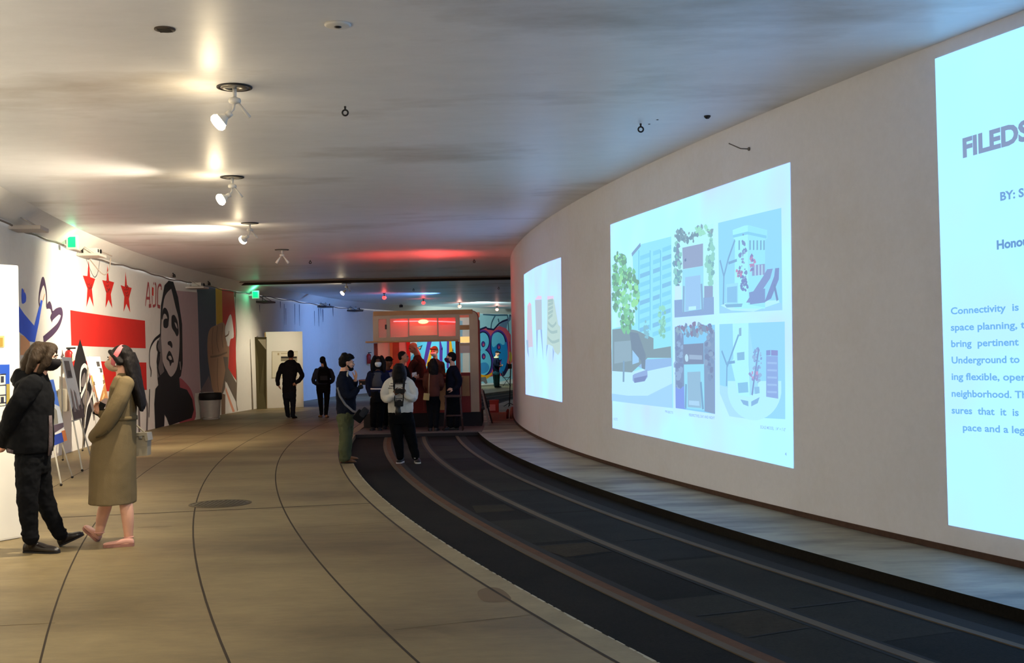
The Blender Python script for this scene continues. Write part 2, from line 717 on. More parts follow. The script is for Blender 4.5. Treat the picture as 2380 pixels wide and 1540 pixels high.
# pale chipped line along the platform edge
tb = MB()
ring(tb, RK, RC, TZ)
for pts in ([(1097, 1175), (1173, 1172), (1198, 1186), (1107, 1191)], [(1236, 1269), (1369, 1259), (1420, 1280), (1316, 1294)],
            [(1635, 1437), (1766, 1416), (1884, 1456), (1739, 1479)]):
    P = [G(u, v, TZ + 0.002) for u, v in pts]
    tb.add(P, [[0, 1, 2, 3]], 1)
for p, q, w in (((941, 1076), (1105, 1068), 0.02), ((1097, 1175), (1294, 1165), 0.02), ((1236, 1269), (1369, 1259), 0.03),
                ((1421, 1257), (1534, 1249), 0.03), ((1620, 1430), (1766, 1414), 0.03), ((1838, 1412), (1989, 1394), 0.035),
                ((1330, 1294), (1420, 1281), 0.015), ((1739, 1480), (1880, 1457), 0.02), ((1009, 1114), (1150, 1111), 0.015)):
    cross(tb, p, q, w, TZ + 0.004, 2)
rp_ = random.Random(11)
for r0_, r1_ in ((65.42, 66.0), (64.72, 65.29)):
    t_ = 206.0
    while t_ > 172:
        st_ = 1.2 + rp_.random() * 1.6
        if rp_.random() < .55:
            ring(tb, r0_, r1_, TZ + 0.0012, None, 3 if rp_.random() < .6 else 4, t_ - .04, t_ - st_ + .04, 6)
        t_ -= st_
tag(tb.build('track_bed', [M_track, M_slab, M_gap, M_tr2, M_tr3], fixn=False), 'dark asphalt streetcar track bed between the platform and the walkway', kind='structure')
pe = MB()
for i in range(150):
    t = 203.5 - i * 0.115 - random.random() * 0.05
    w = 0.005 + random.random() * 0.014
    ring(pe, RC - 0.004, RC + w, 0.0016, None, 0, t, t - 0.05 - random.random() * 0.06, 1)
    ring(pe, RC - 0.004, RC - 0.004, 0.0016, -0.02, 0, t, t - 0.08, 1)
tag(pe.build('trim_1', mat('edge_chips', S(176, 168, 146), 0.8), fixn=False), 'pale chipped edging along the platform lip', kind='structure')
wk = MB()
ring(wk, RW - 0.2, RK, 0.0)
ring(wk, RK, RK, 0.0, TZ - 0.02, 1)
tag(wk.build('walkway', [M_walk, M_track], fixn=False), 'narrow stained concrete walkway below the projections', kind='structure')


def strip3(name, r, w, groove_side, gw, rust, label):
    mb = MB()
    z = TZ + 0.006
    ring(mb, r - w / 2, r + w / 2, z, None, 0)
    ring(mb, r + w / 2, r + w / 2 + 0.008, z, TZ - 0.01, 0)
    ring(mb, r - w / 2 - 0.008, r - w / 2, TZ - 0.01, z, 0)
    for sd in groove_side:
        a = r + sd * w / 2
        ring(mb, min(a, a + sd * gw), max(a, a + sd * gw), TZ + 0.003, None, 1)
    if rust:
        ring(mb, r - w / 2 - 0.085, r - w / 2, TZ + 0.0045, None, 2)
    o = mb.build(name, [M_rail, M_gap, M_rust], fixn=False)
    tag(o, label, 'rail')


strip3('streetcar_rail', 66.145, 0.062, (-1,), 0.16, True, 'rust-edged steel rail nearest the platform, set in the dark track')
strip3('conduit_slot_rail', 65.355, 0.075, (-1, 1), 0.04, False, 'middle slot rail between the two running rails of the track')
strip3('streetcar_rail', 64.65, 0.06, (-1,), 0.15, False, 'steel rail nearest the projection wall, beside a wide dark groove')

# inner wall with the projections, its rust-brown foot
w = MB()
ring(w, RW, RW, H + 0.05, -0.1)
WALL_R = tag(w.build('wall_right', M_wallR, fixn=False), kind='structure')
bb = MB()
ring(bb, RW + 0.012, RW + 0.012, 0.05, 0.0)
ring(bb, RW + 0.012, RW, 0.05, 0.05)
tag(bb.build('baseboard_right', M_base, fixn=False), kind='structure')

# outer wall with its sloping top
w = MB()
ring(w, RL, RL, 3.8, -0.1)
ring(w, lambda t: RL(t) - 0.03, lambda t: RL(t) - 0.03, 3.8, 3.78)
ring(w, lambda t: RL(t) - 0.42, lambda t: RL(t) - 0.03, H + 0.02, 3.8)
WALL_L = tag(w.build('wall_left', M_wallL, fixn=False), kind='structure')
c = MB()
ring(c, RW - 0.2, lambda t: RL(t) - 0.35, H)
tag(c.build('ceiling', M_ceil, fixn=False), kind='structure')

# ------------------------------------------------------------------ murals on the outer wall
def pm(name, r, g, b):
    return mat('paint_' + name, S(r, g, b), 0.7, 0, 0.3, var=0.06, scale=5)


P_red, P_black, P_dark = pm('red', 222, 44, 36), pm('black', 34, 31, 33), pm('plum', 78, 58, 86)
P_blue, P_peach, P_white = pm('blue', 62, 104, 232), pm('peach', 240, 180, 130), pm('white', 236, 232, 226)
P_grey = pm('grey', 120, 112, 110)


def place_left(a, z, off):
    return on(RL(a) - off, a, z)


def lpaint(base=0):
    p_ = Paint(hit_left, place_left, -72.0 * PI / 180)
    p_.n = base
    return p_


def cr(ox, oy, k):
    return lambda pts: [(ox + p[0] / k, oy + p[1] / k) for p in pts]


A1 = cr(0, 460, 4.277)
m = lpaint()
m.poly(A1([(150, 1020), (238, 1150), (338, 1268), (405, 1010), (422, 1022), (385, 1240), (345, 1432), (290, 1425), (238, 1370), (150, 1300)]), P_blue)
m.poly(A1([(215, 900), (240, 930), (255, 960), (258, 1000), (250, 1035), (215, 1042)]), P_blue, 4)
m.poly(A1([(200, 1360), (240, 1372), (292, 1428), (300, 1480), (260, 1560), (200, 1560)]), P_peach)
m.line(A1([(424, 1020), (444, 952)]), [0.03, 0.02], pm('ochre', 226, 150, 80), 0)
m.line(A1([(236, 940), (238, 905)]), [0.03, 0.02], pm('ochre', 226, 150, 80), 0)
m.line(A1([(393, 1075), (386, 1020), (395, 930), (424, 826), (446, 870), (460, 960), (462, 1085)]),
       [0.06, 0.06, 0.08, 0.15, 0.09, 0.06, 0.06], P_dark, 6)
m.line(A1([(462, 1085), (488, 1062), (506, 1085), (522, 1140), (560, 1122), (606, 1128), (612, 1175), (580, 1260), (520, 1330), (430, 1408)]),
       [0.06, 0.13, 0.10, 0.07, 0.10, 0.15, 0.10, 0.11, 0.13, 0.12], P_dark, 6)
m.line(A1([(506, 1215), (516, 1182), (560, 1150), (604, 1128)]), [0.14, 0.13, 0.09, 0.05], P_dark, 5)
m.build('dove_mural', WALL_L)

P_marks = pm('star_marks', 150, 40, 34)
for st in ([(880, 620), (895, 785), (945, 803), (912, 905), (930, 1080), (890, 975), (857, 1085), (868, 900), (822, 770), (868, 775)],
           [(1065, 665), (1082, 822), (1133, 838), (1100, 955), (1115, 1095), (1078, 1010), (1048, 1090), (1055, 940), (1015, 815), (1058, 825)],
           [(1247, 730), (1262, 880), (1308, 893), (1280, 1000), (1293, 1135), (1255, 1050), (1227, 1130), (1235, 980), (1198, 865), (1240, 880)]):
    m = lpaint()
    m.poly(A1(st), P_red)
    cx, cy = sum(p[0] for p in st) / 10, sum(p[1] for p in st) / 10 - 20
    for k in range(6):
        x, y = cx + random.uniform(-16, 14), cy + random.uniform(-60, 60)
        m.line(A1([(x - 14, y - 8), (x, y + 10), (x + 12, y - 6), (x + 16, y + 14)]), 0.022, P_marks, 4)
    m.build('red_star_mural', WALL_L)
for bar in ([(697, 1113), (1440, 1218), (1447, 1493), (708, 1465)], [(700, 1612), (1453, 1634), (1458, 1906), (708, 1934)]):
    m = lpaint()
    m.poly(A1(bar), P_red)
    m.build('red_bar_mural', WALL_L)

A2 = cr(100, 780, 5.5)
m = lpaint(10)
m.poly(A2([(468, 40), (500, 140), (535, 270), (600, 560), (655, 760), (640, 900), (585, 1100), (540, 1260), (525, 1450), (510, 1330), (495, 1100),
           (478, 880), (450, 700), (385, 410), (415, 250)]), P_black)
m.poly(A2([(480, 640), (500, 520), (530, 470), (545, 560), (530, 640)]), P_grey, 4)
m.poly(A2([(500, 820), (540, 700), (580, 720), (590, 820), (540, 900)]), P_grey, 4)
m.line(A2([(473, 720), (470, 560), (486, 430), (528, 378), (568, 430), (580, 520), (530, 660), (480, 780)]), 0.085, P_white, 6)
m.line(A2([(596, 560), (622, 640), (622, 720), (596, 810), (560, 900), (540, 1050), (528, 1180)]), [0.1, 0.09, 0.09, 0.08, 0.06, 0.05, 0.04], P_white, 6)
m.line(A2([(600, 820), (640, 960), (650, 1080)]), [0.12, 0.14, 0.05], P_grey, 5)
m.build('black_spire_mural', WALL_L)

# portrait
A3 = cr(300, 600, 3.667)
P_lav = pm('lavender', 190, 166, 168)
P_skin = pm('pale_grey', 196, 186, 180)
P_rose = pm('rose', 176, 90, 98)
m = lpaint(12)
m.poly(A3([(395, 330), (400, 275), (580, 290), (605, 1145), (560, 1150), (560, 1375), (470, 1390), (420, 1060)]), P_lav)
m.poly(A3([(425, 1020), (480, 1060), (530, 1130), (560, 1250), (555, 1375), (420, 1395), (400, 1100)]), P_rose, 4)
m.poly(A3([(270, 400), (300, 230), (335, 190), (375, 200), (415, 330), (450, 560), (455, 900), (440, 1000), (410, 1040), (250, 1040), (232, 880),
           (262, 640)]), P_black)
# face
m.poly(A3([(285, 420), (305, 320), (350, 265), (362, 280), (395, 420), (420, 520), (428, 700), (420, 850), (400, 950), (355, 1010), (320, 960),
           (285, 880), (270, 740), (272, 560)]), P_skin, 3)
m.line(A3([(278, 520), (290, 455), (312, 452), (330, 500), (325, 560)]), [0.06, 0.14, 0.16, 0.16, 0.10], P_black, 6)
m.poly(A3([(290, 535), (305, 515), (330, 520), (333, 570), (318, 595), (292, 585)]), P_black, 4)
m.poly(A3([(362, 490), (385, 485), (408, 530), (418, 590), (420, 640), (405, 665), (385, 630), (362, 590), (358, 540)]), P_black, 4)
m.poly(A3([(385, 545), (402, 560), (410, 600), (395, 580)]), P_skin, 3)
m.poly(A3([(328, 712), (352, 705), (366, 735), (362, 765), (345, 745), (328, 735)]), P_black, 3)
m.poly(A3([(318, 830), (335, 790), (352, 800), (372, 850), (378, 885), (362, 890), (348, 920), (338, 880), (318, 858)]), P_black, 3)
m.poly(A3([(330, 838), (350, 830), (362, 860), (345, 865)]), P_skin, 3)
m.line(A3([(262, 655), (210, 700), (175, 780), (172, 900), (185, 960), (182, 1010)]), [0.08, 0.07, 0.05, 0.05, 0.06, 0.04], P_black, 5)
m.poly(A3([(262, 660), (275, 760), (285, 900), (300, 1000), (262, 1030), (240, 1030), (240, 880), (265, 800), (232, 780)]), P_grey, 2)
m.line(A3([(245, 700), (235, 760), (258, 830), (240, 930), (262, 1010)]), [0.06, 0.10, 0.06, 0.12, 0.06], P_black, 5)
m.line(A3([(430, 880), (436, 950)]), [0.06, 0.05], P_skin, 3)
# shoulders and dark dress
m.poly(A3([(240, 1020), (300, 960), (355, 1012), (420, 960), (430, 1100), (490, 1120), (535, 1200), (550, 1290), (530, 1360), (440, 1390),
           (340, 1425), (318, 1360), (300, 1330), (296, 1430), (220, 1450), (212, 1240), (222, 1110), (245, 1080)]), P_black)
m.line(A3([(80, 1200), (85, 1480)]), 0.14, P_grey, 0)
m.line(A3([(100, 1130), (150, 1250), (148, 1470)]), [0.05, 0.12, 0.12], P_grey, 3)
m.line(A3([(172, 1115), (165, 1355)]), 0.05, P_black, 0)
m.build('portrait_mural', WALL_L)
m = lpaint()
P_dull = pm('dull_red', 178, 84, 84)
A4 = cr(320, 630, 9.625)
for p, wd, mm in (([(235, 250), (205, 480), (170, 780)], [0.10, 0.08, 0.04], P_dull), ([(240, 250), (262, 500), (275, 790)], 0.06, P_dull),
                  ([(190, 600), (265, 605)], 0.07, P_dull), ([(335, 360), (332, 545)], 0.14, P_red), ([(318, 545), (322, 740)], 0.05, P_dull),
                  ([(380, 270), (405, 330), (400, 640), (390, 760), (330, 780)], 0.07, P_dull), ([(360, 250), (352, 300)], 0.05, P_dull),
                  ([(440, 780), (445, 420), (480, 310), (520, 330), (525, 420)], 0.07, P_dull), ([(440, 780), (500, 800)], 0.09, P_dull),
                  ([(245, 780), (300, 770)], 0.09, P_dull)):
    m.line(A4(p), wd, mm, 4)
m.build('lettering_mural', WALL_L)

# stripes, raised hand and torch
m = lpaint(4)
P_slate, P_yel, P_brick = pm('slate', 74, 82, 98), pm('yellow', 214, 172, 40), pm('brick_red', 202, 50, 40)
P_tan, P_tan2, P_ol = pm('tan', 168, 130, 100), pm('tan_dark', 128, 100, 78), pm('taupe', 112, 98, 84)
m.poly(A3([(575, 205), (735, 240), (740, 560), (720, 900), (700, 1130), (610, 1145), (590, 700)]), P_slate)
m.poly(A3([(735, 238), (790, 250), (798, 560), (742, 565)]), P_yel)
m.poly(A3([(790, 250), (890, 272), (905, 500), (912, 1040), (840, 930), (840, 640), (797, 600)]), P_brick)
m.poly(A3([(600, 1140), (680, 1000), (720, 1140)]), pm('plum_grey', 120, 104, 108))
m.poly(A3([(668, 680), (690, 600), (740, 570), (800, 545), (825, 600), (832, 740), (852, 760), (848, 880), (835, 1000), (800, 1150), (720, 1140),
           (690, 1000), (668, 830)]), P_tan, 3)
for q in ([(715, 590), (705, 700), (712, 820)], [(752, 580), (745, 700), (765, 800)], [(795, 560), (790, 680), (800, 760)],
          [(690, 840), (760, 830), (835, 800)], [(755, 850), (750, 1000), (760, 1130)]):
    m.line(A3(q), 0.06, P_tan2, 4)
m.poly(A3([(840, 840), (842, 930), (912, 1060), (915, 1230), (830, 1050), (800, 1150), (785, 1150), (820, 950), (800, 840)]), P_ol)
m.poly(A3([(818, 1045), (900, 1210), (918, 1300), (818, 1325)]), P_white)
m.poly(A3([(820, 1130), (880, 1310), (900, 1305), (822, 1095)]), pm('salmon', 230, 160, 130))
m.poly(A3([(785, 1150), (818, 1160), (818, 1325), (785, 1332)]), P_tan2)
m.poly(A3([(862, 475), (882, 560), (890, 670), (862, 690), (848, 755), (825, 700), (815, 620), (825, 560)]), P_white, 3)
m.line(A3([(816, 668), (842, 650), (850, 620)]), 0.05, P_tan2, 4)
m.build('raised_hand_mural', WALL_L)
m = lpaint()
P_crack = pm('crack', 150, 138, 120)
m.line([(548, 672), (546.5, 720), (549, 770), (547, 820), (550, 880), (549, 930), (552, 954)], [0.10, 0.05, 0.1, 0.06, 0.1, 0.06, 0.1], P_crack, 6)
m.line([(546.5, 676), (546, 690)], 0.18, P_tan2, 0)
m.build('wall_joint', WALL_L)

# dark drips below the far brackets
m = lpaint()
P_drip = pm('drip', 70, 78, 104)
for u, v0, v1, wd in ((685, 706, 754, .07), (695.5, 707, 757, .07), (730.5, 722, 757, .06), (740.5, 716, 758, .08), (750, 718, 748, .1),
                      (745, 716, 735, .06), (773.5, 712, 735, .09), (603, 708, 726, .05), (651, 700, 716, .07), (660, 706, 755, .04), (664, 716, 754, .04)):
    m.line([(u, v0), (u + 0.3, (v0 + v1) / 2), (u + 0.6, v1)], [wd, wd * 0.8, wd * 0.3], P_drip, 3)
m.build('drip_stains', WALL_L)

# graffiti on the far wall
A6 = cr(1060, 680, 4.8125)
A7 = cr(860, 700, 7.7)
m = lpaint()
P_cy, P_cy2, P_pur = pm('cyan', 108, 204, 232), pm('deep_cyan', 24, 140, 204), pm('purple', 92, 52, 146)
P_pink, P_or, P_out = pm('pink', 216, 84, 102), pm('orange', 248, 168, 24), pm('navy', 22, 22, 66)
P_bl = pm('pale_blue', 168, 214, 222)
m.poly([(1090, 727), (1190, 727), (1192, 880), (1150, 889), (1090, 893)], P_bl)
for q in ([(300, 240), (420, 250), (520, 250), (610, 250)], [(440, 250), (400, 330), (390, 400)], [(470, 290), (480, 330)], [(575, 250), (590, 450)]):
    m.line(A6(q), 0.09, pm('teal_line', 60, 100, 120), 4)
m.poly(A6([(560, 300), (615, 250), (612, 300), (575, 340), (560, 420), (470, 370)]), pm('steel_blue', 104, 132, 160))
m.poly(A6([(230, 430), (330, 390), (350, 405), (420, 410), (480, 370), (560, 400), (612, 470), (618, 640), (632, 760), (600, 830), (540, 930), (500, 930),
           (420, 930), (380, 940), (230, 960)]), P_pink)
m.line(A6([(230, 425), (335, 385), (350, 402), (420, 412), (480, 345), (520, 320), (575, 300), (612, 250)]), 0.10, P_out, 0)
m.line(A6([(600, 660), (610, 720), (590, 800)]), [0.15, 0.3, 0.2], pm('ochre2', 206, 170, 60), 4)


def blob(c, rx, ry, m_, grow=0.0):
    p = [(c[0] + (rx + grow) * math.cos(k * PI / 14), c[1] + (ry + grow) * math.sin(k * PI / 14)) for k in range(28)]
    m.poly(A6(p), m_)


for g, mm in ((26, P_pur), (9, P_out)):
    blob((300, 540), 68, 100, mm, g); blob((300, 780), 92, 145, mm, g)
    blob((472, 600), 82, 160, mm, g); m.line(A6([(545, 560), (560, 720), (530, 860), (500, 910)]), [0.9, 0.8, 0.6, 0.4], mm, 5)
blob((300, 545), 66, 100, P_cy); blob((300, 780), 90, 143, P_cy)
blob((472, 600), 80, 156, P_cy2)
m.line(A6([(530, 560), (545, 700), (520, 830), (490, 890)]), [0.5, 0.5, 0.42, 0.2], P_cy2, 5)
m.poly(A6([(410, 470), (470, 440), (530, 490), (545, 600), (480, 560), (420, 610), (395, 560)]), P_cy, 4)
for c in ((302, 575), (306, 712), (475, 605)):
    blob(c, 22, 34, P_out); blob(c, 16, 27, P_pur); blob((c[0] + 4, c[1] + 6), 9, 14, P_pink)
m.poly(A6([(255, 800), (330, 780), (370, 830), (350, 880), (290, 905), (255, 880)]), pm('mid_blue', 62, 150, 206), 3)
m.line(A6([(240, 925), (330, 945), (400, 900)]), [0.25, 0.2, 0.1], P_or, 4)
m.poly(A6([(240, 950), (330, 940), (350, 1010), (330, 1020), (300, 990), (240, 1000)]), P_grey)
m.build('number_mural', WALL_L)
m = lpaint()
m.poly([(930, 745), (1075, 745), (1075, 885), (930, 900)], P_cy)
m.poly([(930, 745), (952, 745), (948, 900), (925, 900)], P_white)
m.poly(A7([(690, 700), (850, 700), (800, 900), (720, 1000), (690, 1000)]), P_white)
for q, mm in (([(1030, 690), (1110, 690), (1000, 1140), (940, 1140)], P_pur), ([(1090, 800), (1120, 900), (1060, 1160), (1000, 1160)], P_or),
              ([(1240, 700), (1260, 700), (1300, 850), (1290, 1300), (1240, 1300)], P_pur), ([(1375, 690), (1415, 690), (1410, 1200), (1370, 1200)], P_pur),
              ([(1415, 690), (1450, 690), (1480, 900), (1460, 1100), (1412, 1100)], P_or), ([(1480, 830), (1495, 900), (1470, 890)], P_out),
              ([(830, 830), (940, 780), (900, 870)], P_out), ([(850, 830), (915, 805), (890, 850)], P_peach), ([(1270, 850), (1300, 820), (1290, 880)], P_out)):
    m.poly(A7(q), mm)
m.poly([(928, 880), (1080, 868), (1080, 890), (928, 906)], pm('mid_blue', 62, 150, 206))
m.build('wildstyle_mural', WALL_L)

# ------------------------------------------------------------------ projections on the inner wall
EM = {}


def em(r, g, b, k=1.0):
    r, g, b = r * .78 + 176 * .22, g * .78 + 228 * .22, b * .78 + 252 * .22      # projector black is never dark
    key = (r, g, b, k)
    if key not in EM:
        EM[key] = mat('beam_%d_%d_%d_%d' % (r, g, b, int(k * 100)), (0.02, 0.02, 0.02, 1), 1.0, 0, 0.0, emit=S(r, g, b), es=k)
    return EM[key]


def em_soft(name, c0, c1, scale=0.7):
    m_ = mat(name, (0.02, 0.02, 0.02, 1), 1.0, 0, 0.0, emit=c0, es=1.0)
    nt = m_.node_tree
    tc = nt.nodes.new('ShaderNodeTexCoord')
    n = nt.nodes.new('ShaderNodeTexNoise')
    n.inputs['Scale'].default_value = scale
    n.inputs['Detail'].default_value = 2
    nt.links.new(tc.outputs['Object'], n.inputs['Vector'])
    mx = nt.nodes.new('ShaderNodeMix'); mx.data_type = 'RGBA'
    mx.inputs[6].default_value = c0; mx.inputs[7].default_value = c1
    rp = nt.nodes.new('ShaderNodeMapRange')
    rp.inputs[1].default_value, rp.inputs[2].default_value = 0.35, 0.65
    nt.links.new(n.outputs['Fac'], rp.inputs[0]); nt.links.new(rp.outputs[0], mx.inputs[0])
    nt.links.new(mx.outputs[2], nt.nodes['Principled BSDF'].inputs['Emission Color'])
    return m_


RS = RW * PI / 180


def place_right(a, z, off):
    return on(RW + off, a, z)


def rpaint(base=0):
    p = Paint(hit_right, place_right, RS)
    p.n = base
    return p


def ptext(p, s, a, b, cap, m_, bold=0.02):
    """letters from photo point a to b along the baseline, capitals cap pixels high at a"""
    V, F = text_mesh(s, bold)
    (s0, z0), (s1, z1), (st, zt) = p.to2([a, b, (a[0], a[1] - cap)])
    x0 = min(v[0] for v in V); x1 = max(v[0] for v in V)
    kx = 1.0 / (x1 - x0)
    ky = (zt - z0) / 0.70
    p.n += 1
    off = 0.003 + 0.0003 * p.n
    P = []
    for x, y in V:
        t = (x - x0) * kx
        P.append(p.place((s0 + (s1 - s0) * t) / p.scale, z0 + (z1 - z0) * t + y * ky, off))
    p.mb.add(P, F, p._mi(m_))


BG1 = em_soft('beam_white_blue', (0.48, 0.90, 1.65, 1), (0.52, 0.74, 1.65, 1))
BG2 = em_soft('beam_cyan_white', (0.44, 1.0, 1.65, 1), (0.52, 0.74, 1.65, 1))
BG3 = em_soft('beam_ice', (0.42, 1.02, 1.65, 1), (0.46, 0.84, 1.65, 1))

# small far slide: three draped chairs
root = empty('projected_slide', on(RW, *[hit_right(1262, 934)[0]], 0.6), 'small far projected slide of three draped stools on a pale ground', 'projection')
p = rpaint()
p.poly([(1218, 638), (1245, 621), (1275, 608.5), (1304, 598), (1307, 934), (1264, 924.5), (1222, 916)], BG1)
p.build('light_field', root)
A5 = cr(1210, 590, 4.4)
p = rpaint(6)
p.poly(A5([(72, 530), (112, 520), (125, 860), (128, 950), (100, 950), (80, 960), (66, 900)]), em(212, 188, 206))
p.poly(A5([(70, 530), (95, 490), (115, 520)]), em(244, 178, 206))
p.poly(A5([(60, 880), (80, 880), (88, 1060), (70, 1000)]), em(158, 176, 206))
p.line(A5([(125, 950), (135, 1065)]), 0.03, em(172, 196, 236), 0)
p.build('draped_stool_image', root)
p = rpaint(6)
p.poly(A5([(150, 470), (218, 465), (222, 770), (160, 780)]), em(178, 184, 198))
p.poly(A5([(150, 465), (180, 425), (218, 430), (218, 462)]), em(240, 196, 226))
p.poly(A5([(162, 780), (180, 775), (170, 1075)]), em(150, 172, 216)); p.poly(A5([(205, 772), (222, 770), (236, 1095)]), em(150, 172, 216))
p.build('tall_stool_image', root)
p = rpaint(6)
p.poly(A5([(276, 465), (345, 462), (390, 720), (412, 745), (410, 1000), (385, 1035), (350, 1000), (330, 945), (290, 925), (270, 940)]), em(186, 206, 196))
p.poly(A5([(276, 430), (340, 428), (340, 464), (276, 466)]), em(236, 196, 226))
for q in ([(285, 480), (335, 470)], [(285, 520), (335, 500)], [(285, 565), (335, 540)], [(285, 610), (335, 580)], [(285, 660), (330, 620)],
          [(280, 760), (320, 800), (380, 790)], [(280, 850), (330, 900), (400, 880)], [(285, 700), (330, 740), (370, 700)]):
    p.line(A5(q), 0.05, em(158, 182, 178), 3)
p.poly(A5([(270, 930), (285, 930), (264, 1055)]), em(150, 172, 216)); p.poly(A5([(332, 950), (348, 1000), (334, 1110)]), em(150, 172, 216))
p.build('draped_chair_image', root)

# middle slide: five photographs
root = empty('projected_slide', on(RW, hit_right(1635, 1040)[0], 0.4), 'large middle projected slide showing five tall photographs', 'projection')
p = rpaint()
p.poly([(1419, 522), (1520, 486), (1625, 449.5), (1730, 413), (1837, 377), (1841, 730), (1845, 1088), (1740, 1064), (1634, 1041), (1528, 1017), (1424, 994),
        (1421.5, 760)], BG2)
p.build('light_field', root)
Z7 = cr(1410, 480, 2.961)
rnd = random.Random(5)


def leaves(p, c, rx, ry, n, cols, size):
    for k in range(n):
        a, r = rnd.uniform(0, 2 * PI), math.sqrt(rnd.random())
        x, y = c[0] + rx * r * math.cos(a), c[1] + ry * r * math.sin(a)
        s_ = size * rnd.uniform(0.6, 1.5)
        q = [(x + s_ * rnd.uniform(.6, 1.2) * math.cos(k_ * PI / 3 + .3), y + s_ * 1.5 * rnd.uniform(.6, 1.2) * math.sin(k_ * PI / 3 + .3)) for k_ in range(6)]
        s2 = p.to2(q)
        p.raw(s2, rnd.choice(cols), 0.003 + 0.0003 * p.n - 0.0002 * (k % 2))
        p.n -= 0.9


p = rpaint(2)
p.poly(Z7([(180, 330), (240, 258), (447, 205), (460, 1385), (42, 1335), (40, 840), (200, 800)]), em(142, 224, 246))
for i, y in enumerate(range(300, 860, 62)):
    for x0, x1 in ((232, 300), (322, 370), (386, 447)):
        k = -0.36
        p.poly(Z7([(x0, y + 40 + (x0 - 232) * k), (x1, y + 40 + (x1 - 232) * k), (x1, y + 70 + (x1 - 232) * k), (x0, y + 70 + (x0 - 232) * k)]),
               em(124, 206, 238) if (i + x0) % 3 else em(120, 184, 226))
for x in (228, 306, 378):
    p.line(Z7([(x, 300), (x, 850)]), 0.03, em(110, 190, 230), 0)
p.line(Z7([(180, 332), (240, 260)]), 0.05, em(120, 150, 190), 0)
p.poly(Z7([(42, 1130), (200, 1130), (455, 1060), (460, 1385), (42, 1335)]), em(184, 230, 255))
p.poly(Z7([(42, 1285), (150, 1300), (290, 1300), (460, 1215), (460, 1385), (42, 1335)]), em(156, 204, 244))
p.poly(Z7([(180, 1080), (280, 1050), (455, 1040), (455, 1095), (290, 1130)]), em(140, 176, 226))
p.poly(Z7([(45, 845), (120, 835), (210, 850), (235, 860), (330, 905), (330, 980), (450, 960), (452, 1040), (290, 1040), (180, 1140), (45, 1130)]), em(122, 140, 152))
p.poly(Z7([(60, 930), (175, 920), (178, 1060), (60, 1080)]), em(138, 160, 176))
p.poly(Z7([(185, 960), (225, 965), (230, 1070), (185, 1085)]), em(150, 196, 240))
p.poly(Z7([(165, 860), (225, 870), (277, 1020), (272, 1120), (250, 1112), (245, 1060), (180, 980)]), em(110, 124, 146))
p.poly(Z7([(187, 1160), (200, 1150), (288, 1120), (290, 1170), (270, 1200), (200, 1212), (187, 1195)]), em(138, 160, 212))
p.poly(Z7([(195, 1180), (288, 1160), (270, 1200), (200, 1212)]), em(112, 124, 178))
p.poly(Z7([(120, 1060), (132, 1062), (130, 1205), (118, 1205)]), em(120, 150, 180))
G1, G2, G3 = em(118, 190, 140), em(146, 222, 150), em(104, 150, 126)
leaves(p, Z7([(100, 420)])[0], 16, 37, 60, [G1, G2, G3], 4.2)
leaves(p, Z7([(150, 600)])[0], 27, 64, 150, [G1, G2, G3, em(130, 206, 160)], 4.2)
leaves(p, Z7([(76, 560)])[0], 6, 57, 50, [G1, G3], 4)
leaves(p, Z7([(150, 800)])[0], 18, 20, 36, [G3, G1], 3.8)
leaves(p, Z7([(395, 790)])[0], 8, 42, 50, [em(140, 214, 190), em(126, 190, 170)], 3)
leaves(p, Z7([(285, 850)])[0], 5, 20, 18, [em(126, 180, 200)], 3)
p.build('street_photo', root)

Z8 = cr(1180, 340, 1.974)
p = rpaint(2)
p.poly(Z8([(765, 403), (945, 355), (948, 770), (767, 785)]), em(180, 244, 255))
p.poly(Z8([(766, 705), (947, 690), (948, 770), (767, 785)]), em(130, 156, 204))
leaves(p, Z8([(782, 540)])[0], 9, 55, 50, [em(110, 160, 176), em(134, 196, 190), em(120, 140, 170)], 4)
leaves(p, Z8([(930, 530)])[0], 8, 66, 60, [em(120, 170, 176), em(140, 204, 190)], 4)
leaves(p, Z8([(830, 410)])[0], 30, 14, 34, [em(128, 156, 170), em(112, 140, 160)], 4)
leaves(p, Z8([(900, 385)])[0], 22, 9, 20, [em(150, 220, 190), em(128, 156, 170)], 4)
p.poly(Z8([(770, 640), (800, 640), (800, 700), (770, 705)]), em(200, 232, 252)); p.poly(Z8([(905, 640), (945, 640), (945, 690), (905, 695)]), em(136, 150, 190))
p.poly(Z8([(805, 565), (902, 548), (902, 745), (805, 760)]), em(148, 216, 244))
p.poly(Z8([(818, 600), (888, 590), (888, 745), (818, 755)]), em(150, 190, 234))
p.poly(Z8([(805, 465), (900, 445), (900, 548), (808, 563)]), em(142, 152, 188))
p.poly(Z8([(834, 735), (868, 732), (868, 748), (834, 752)]), em(186, 236, 255))
p.line(Z8([(812, 640), (810, 765)]), 0.05, em(130, 160, 200), 0); p.line(Z8([(893, 630), (898, 755)]), 0.05, em(130, 160, 200), 0)
p.poly(Z8([(815, 520), (822, 512), (824, 524), (817, 530)]), em(96, 110, 150))
p.build('kiosk_photo', root)

